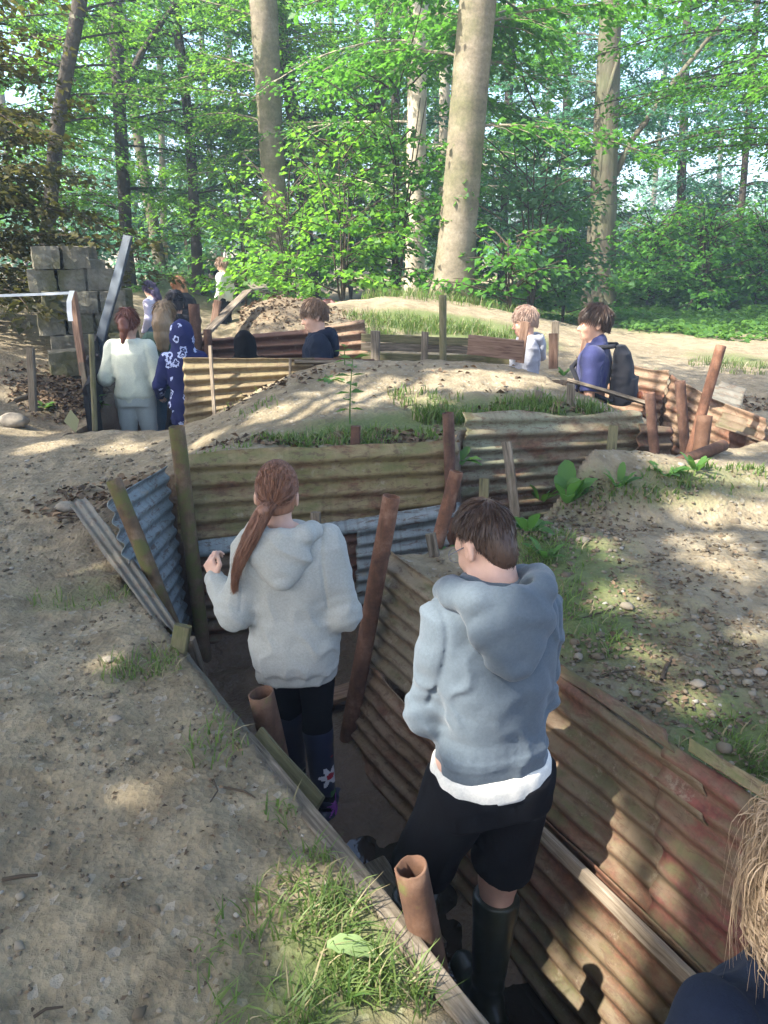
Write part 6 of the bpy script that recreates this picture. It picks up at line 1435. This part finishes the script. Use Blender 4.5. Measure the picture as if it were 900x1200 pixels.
# pebbles and crumbs of earth
oc = np.array([[1, 0, 0], [-1, 0, 0], [0, 1, 0], [0, -1, 0], [0, 0, 1], [0, 0, -1.]]); of = np.array([[0, 2, 4], [2, 1, 4], [1, 3, 4], [3, 0, 4], [2, 0, 5], [1, 2, 5], [3, 1, 5], [0, 3, 5]])
def subdiv(V, Fq):
    V = list(map(tuple, V)); out = []; cache = {}
    def mid(a, b):
        k = (min(a, b), max(a, b))
        if k not in cache: q = np.array(V[a])+np.array(V[b]); V.append(tuple(q/np.linalg.norm(q))); cache[k] = len(V)-1
        return cache[k]
    for a, b, c in Fq: d, e, f = mid(a, b), mid(b, c), mid(c, a); out += [(a, d, f), (d, b, e), (f, e, c), (d, e, f)]
    return np.array(V), np.array(out)
ov, of2 = subdiv(oc, of)
VV, FF = [], []; k = 0
for u, v, rx, ry, n, smin, smax in [(120, 900, 1.0, 1.3, 900, .003, .009), (200, 780, .6, .7, 500, .003, .012), (100, 600, .8, .8, 420, .004, .014), (60, 1080, .8, .8, 500, .0025, .007), (740, 700, .9, .8, 1100, .004, .013), (830, 800, .5, .5, 700, .004, .012), (650, 620, .3, .2, 350, .006, .02), (330, 880, .3, .4, 300, .003, .009), (150, 540, 1.2, .5, 260, .006, .016), (820, 620, .6, .5, 300, .005, .014)]:
    c = G(u, v); x, y = on_ground(c, rx, ry, n, .6); z = T(x, y)
    for px, py, pz in zip(x, y, z):
        s = rng.uniform(smin, smax)*(1+1.2*(rng.random() < .04)); q = ov*np.array([1, rng.uniform(.6, 1), rng.uniform(.4, .7)])*s*(1+.25*rng.normal(size=(len(ov), 1))*.6); a = rng.uniform(0, 6.28)
        q = np.stack([q[:, 0]*cos(a)-q[:, 1]*sin(a), q[:, 0]*sin(a)+q[:, 1]*cos(a), q[:, 2]], 1)+[px, py, pz+.002]; VV.append(q); FF.append(of2+k); k += len(ov)
t = NT('pebble'); isl = t.n('ShaderNodeNewGeometry').outputs['Random Per Island']; t.bsdf(t.ramp(isl, [(0, (.09, .07, .045)), (.7, (.17, .135, .09)), (.95, (.22, .19, .14)), (1, (.28, .26, .22))]), .9, None, .25); PEB = t.m
tag(put('pebbles', np.concatenate(VV), np.concatenate(FF), PEB, smooth=False), 'small stones and crumbs of earth strewn over the bare ground', 'pebbles', kind='stuff')
ov3, of3 = subdiv(ov, of2)
STN = mat_plain('field_stone', (.24, .205, .155), .9, .25, .35, 12, .6, 40)
for u, v, s, lab in [(77, 598, .055, 'rounded pale stone on the path near the grey offcut'), (128, 775, .022, 'small stone on the path below the grey offcut'), (135, 845, .020, 'buff stone in the middle of the left path'), (890, 790, .022, 'pale stone on the right mound near the frame edge'), (818, 803, .022, 'whitish stone on the right mound'), (275, 722, .0, ''), (15, 498, .12, 'big pale stone half buried at the left edge of the path'), (205, 545, .0, '')]:
    if not s: continue
    c = G(u, v); q = ov3*np.array([1.15, .85, .6])*s*(1+.18*vn(ov3[:, 0]*2+u, ov3[:, 1]*2, ov3[:, 2]*2)[:, None]*2); tag(put('stone', q+[c[0], c[1], c[2]+s*.3], of3, STN, origin=c, smooth=True), lab, 'stone')
# twigs
for k, (u0, v0, u1, v1, r, lab) in enumerate([(735, 835, 765, 838, .006, 'short stick on the right mound behind the bent rim'), (775, 800, 787, 775, .008, 'dark stub of branch on the right mound'), (680, 728, 720, 715, .004, 'thin twig on the right mound near the boy'), (700, 800, 745, 788, .004, 'thin twig lying above the right wall rim'), (262, 925, 300, 940, .004, 'twig on the path left of the short wide pipe'), (250, 915, 246, 945, .003, 'fine twig on the path pointing to the viewer'), (4, 1035, 45, 1030, .006, 'dark stick at the left frame edge'), (40, 1195, 75, 1185, .004, 'twig at the bottom left of the path'), (415, 800, 440, 790, .010, 'rusty rod on the trench floor behind the girl')]):
    a, b = G(u0, v0), G(u1, v1); tb = Tubes(); m_ = (a+b)/2+[0, 0, r*2]+np.append(rng.normal(0, .01, 2), 0); tb.add(np.array([a+[0, 0, r], m_, b+[0, 0, r*1.5]]), [r, r*.9, r*.6], 7); tag(tb.build('twig', TWIG, None, a), lab, 'twig')
# weeds
def rosette(label, name, p, n, L, W, up=(.4, 1.1), leaf='weed', seg=5):
    p = np.array(p, float); V = []; Fc = []; k = 0
    for i in range(n):
        a = i*2.4+rng.uniform(-.4, .4); l = L*rng.uniform(.6, 1.15); w = W*rng.uniform(.75, 1.2); u = rng.uniform(*up); d = np.array([cos(a), sin(a), 0]); s = np.array([-sin(a), cos(a), 0])
        for j in range(seg+1):
            t_ = j/seg; c = p+d*l*(.12+t_*cos(u)*.9)+np.array([0, 0, l*(t_*sin(u)-.55*t_**2*(.3+.4*rng.random()*0+.2))]); ww = w*(sin(pi*min(1, t_*.92+.06))**.8)*.5+.003; wv = .15*ww*sin(t_*19+i)
            V += [c-s*ww+[0, 0, ww*.35+wv], c, c+s*ww+[0, 0, ww*.35-wv]]
        for j in range(seg):
            for q in (0, 1): Fc.append((k+j*3+q, k+j*3+q+1, k+j*3+4+q, k+j*3+3+q))
        k += (seg+1)*3
    return tag(put(name, V, Fc, LF[leaf], None, p, smooth=True), label, 'plant')
def stemweed(label, name, p, h, pairs, L, W):
    p = np.array(p, float); e = empty(name, p); tag(e, label, 'plant'); tb = Tubes(); lean = rng.normal(0, .06, 2)
    C = np.array([[lean[0]*q*q, lean[1]*q*q, h*q] for q in np.linspace(0, 1, 6)]); tb.add(C, [.005, .005, .004, .004, .003, .002], 6); tb.build('stem', LF['weed'], e)
    B, D = [], []
    for i in range(pairs):
        q = .25+.75*i/(pairs-1); a = i*1.57+.4
        for s in (0, pi): B.append([lean[0]*q*q, lean[1]*q*q, h*q]); D.append([cos(a+s), sin(a+s), -.15+.4*q])
    B, D = np.array(B), np.array(D); l = L*rng.uniform(.8, 1.2, len(B)); put('leaves', leafset(B, D, np.array([0, 0, 1.])+rng.normal(0, .2, (len(B), 3)), l, W*l/L, .15), quads(len(B)), LF['weed'], e); return e
rosette('broad leaved dock plant beside the fallen pipe on the right mound', 'dock_plant', G(664, 590), 9, .26, .09, (.5, 1.25)); rosette('second dock plant with narrower leaves left of the broad one', 'dock_plant', G(632, 606), 9, .22, .055, (.4, 1.2))
rosette('leafy plant at the end of the pale green sheet by the bowed boy', 'dock_plant', G(618, 622), 10, .18, .05, (.3, 1.1)); rosette('round leaved plant beside the short split stake', 'dock_plant', Q(526, 655, 3.5), 7, .13, .07, (.3, 1.0))
rosette('small plant with spread leaves right of the boy shoulder', 'dock_plant', G(640, 655), 8, .13, .035, (.3, 1.0)); rosette('pale leaf plant growing in the gap above the upright dark pipe', 'dock_plant', Q(541, 540, 4.55), 6, .14, .045, (.2, 1.1))
rosette('low leafy plant along the fallen pipe', 'dock_plant', G(725, 572), 10, .16, .04, (.4, 1.2)); rosette('low leafy plant at the right end of the fallen pipe', 'dock_plant', G(780, 558), 10, .15, .04, (.4, 1.2)); rosette('leafy plant before the short thick stub', 'dock_plant', G(815, 552), 9, .16, .035, (.5, 1.2))
stemweed('tall thin weed with paired leaves on top of the first mound', 'tall_weed', G(410, 498), .42, 7, .10, .055); stemweed('small weed beside the navy hoodie boy', 'tall_weed', G(404, 428), .16, 4, .09, .05); stemweed('small sprig of weed by the left trench boards', 'tall_weed', G(120, 478), .12, 3, .12, .05)
rosette('flat pale leaf plant on the back of the first mound', 'dock_plant', G(388, 445), 7, .16, .06, (.0, .4)); rosette('weed tuft at the foot of the lone bank stake', 'dock_plant', G(52, 478), 9, .14, .04, (.3, 1.1)); rosette('weed on the rim in front of the rucksack boy', 'dock_plant', G(735, 470), 9, .13, .03, (.4, 1.2)); rosette('weed among the stakes beside the blond boy', 'dock_plant', G(660, 440), 9, .13, .03, (.4, 1.2))
LF['pale'] = mat_leaf('pale_fresh_leaf', (.24, .33, .13), (.24, .33, .13), (.25, .38, .1), .3)
rosette('single pale green fallen leaf lying on the grass', 'fallen_leaf', G(376, 1128)+[0, 0, .05], 1, .115, .055, (.0, .1), 'pale', 8)['category'] = 'leaf'
p = G(78, 462); tag(put('fallen_leaf', leafset(np.array([[-2.62, 6.35, .32]]), np.array([[.1, -.1, -1.0]]), np.array([[0, -1., .1]]), .20, .13, .2), quads(1), mat_leaf('yellowed_leaf', (.30, .30, .17), (.30, .30, .17), (.3, .3, .1), .3), None, (-2.62, 6.35, .32)), 'large yellowed leaf hanging at the corner of the blackened boards', 'leaf')

# ------------------------------------------------------------------ light
w = bpy.data.worlds.new('World'); SC.world = w; w.use_nodes = True; nt = w.node_tree; bg = nt.nodes['Background']
sky = nt.nodes.new('ShaderNodeTexSky'); sky.sky_type = 'NISHITA'; sky.sun_disc = False; sky.sun_elevation = math.asin(SUN[2]); sky.sun_rotation = math.atan2(SUN[0], SUN[1])
sky.dust_density = 3.0; sky.air_density = .7; sky.ozone_density = 1.0
nt.links.new(sky.outputs[0], bg.inputs['Color']); bg.inputs['Strength'].default_value = SKY_STRENGTH
sl = bpy.data.lights.new('sun', 'SUN'); sl.energy = SUN_STRENGTH; sl.angle = R(.53); sl.color = (1, .95, .86)
so = bpy.data.objects.new('sun', sl); COL.objects.link(so); so.rotation_euler = Vector(SUN).to_track_quat('Z', 'Y').to_euler(); so.location = SUN*30
vs = SC.view_settings; vs.view_transform = 'Standard'; vs.look = 'None'; vs.exposure = EXPOSURE; vs.gamma = 1.0; vs.use_curve_mapping = False
cy = SC.cycles; cy.max_bounces = 6; cy.diffuse_bounces = 3; cy.glossy_bounces = 2; cy.transmission_bounces = 4; cy.transparent_max_bounces = 4; cy.caustics_reflective = False; cy.caustics_refractive = False
cy.use_denoising = True; cy.sample_clamp_indirect = 6

# ------------------------------------------------------------------ the air of the wood
if HAZE:
    hz = bpy.data.materials.new('haze'); hz.use_nodes = True; n_ = hz.node_tree; n_.nodes.clear(); o_ = n_.nodes.new('ShaderNodeOutputMaterial'); pv = n_.nodes.new('ShaderNodeVolumePrincipled')
    pv.inputs['Color'].default_value = (.66, .86, 1.0, 1); pv.inputs['Density'].default_value = HAZE; pv.inputs['Anisotropy'].default_value = .0; n_.links.new(pv.outputs[0], o_.inputs['Volume'])
    V_ = [(x, y, z) for z in (-2.2, 15.5) for x, y in ((-70, -12), (70, -12), (70, 75), (-70, 75))]
    tag(put('haze', V_, [(3, 2, 1, 0), (4, 5, 6, 7), (0, 1, 5, 4), (1, 2, 6, 5), (2, 3, 7, 6), (3, 0, 4, 7)], hz), 'thin bluish air between the trees of the wood', 'haze', kind='stuff')
    cy.volume_bounces = 0
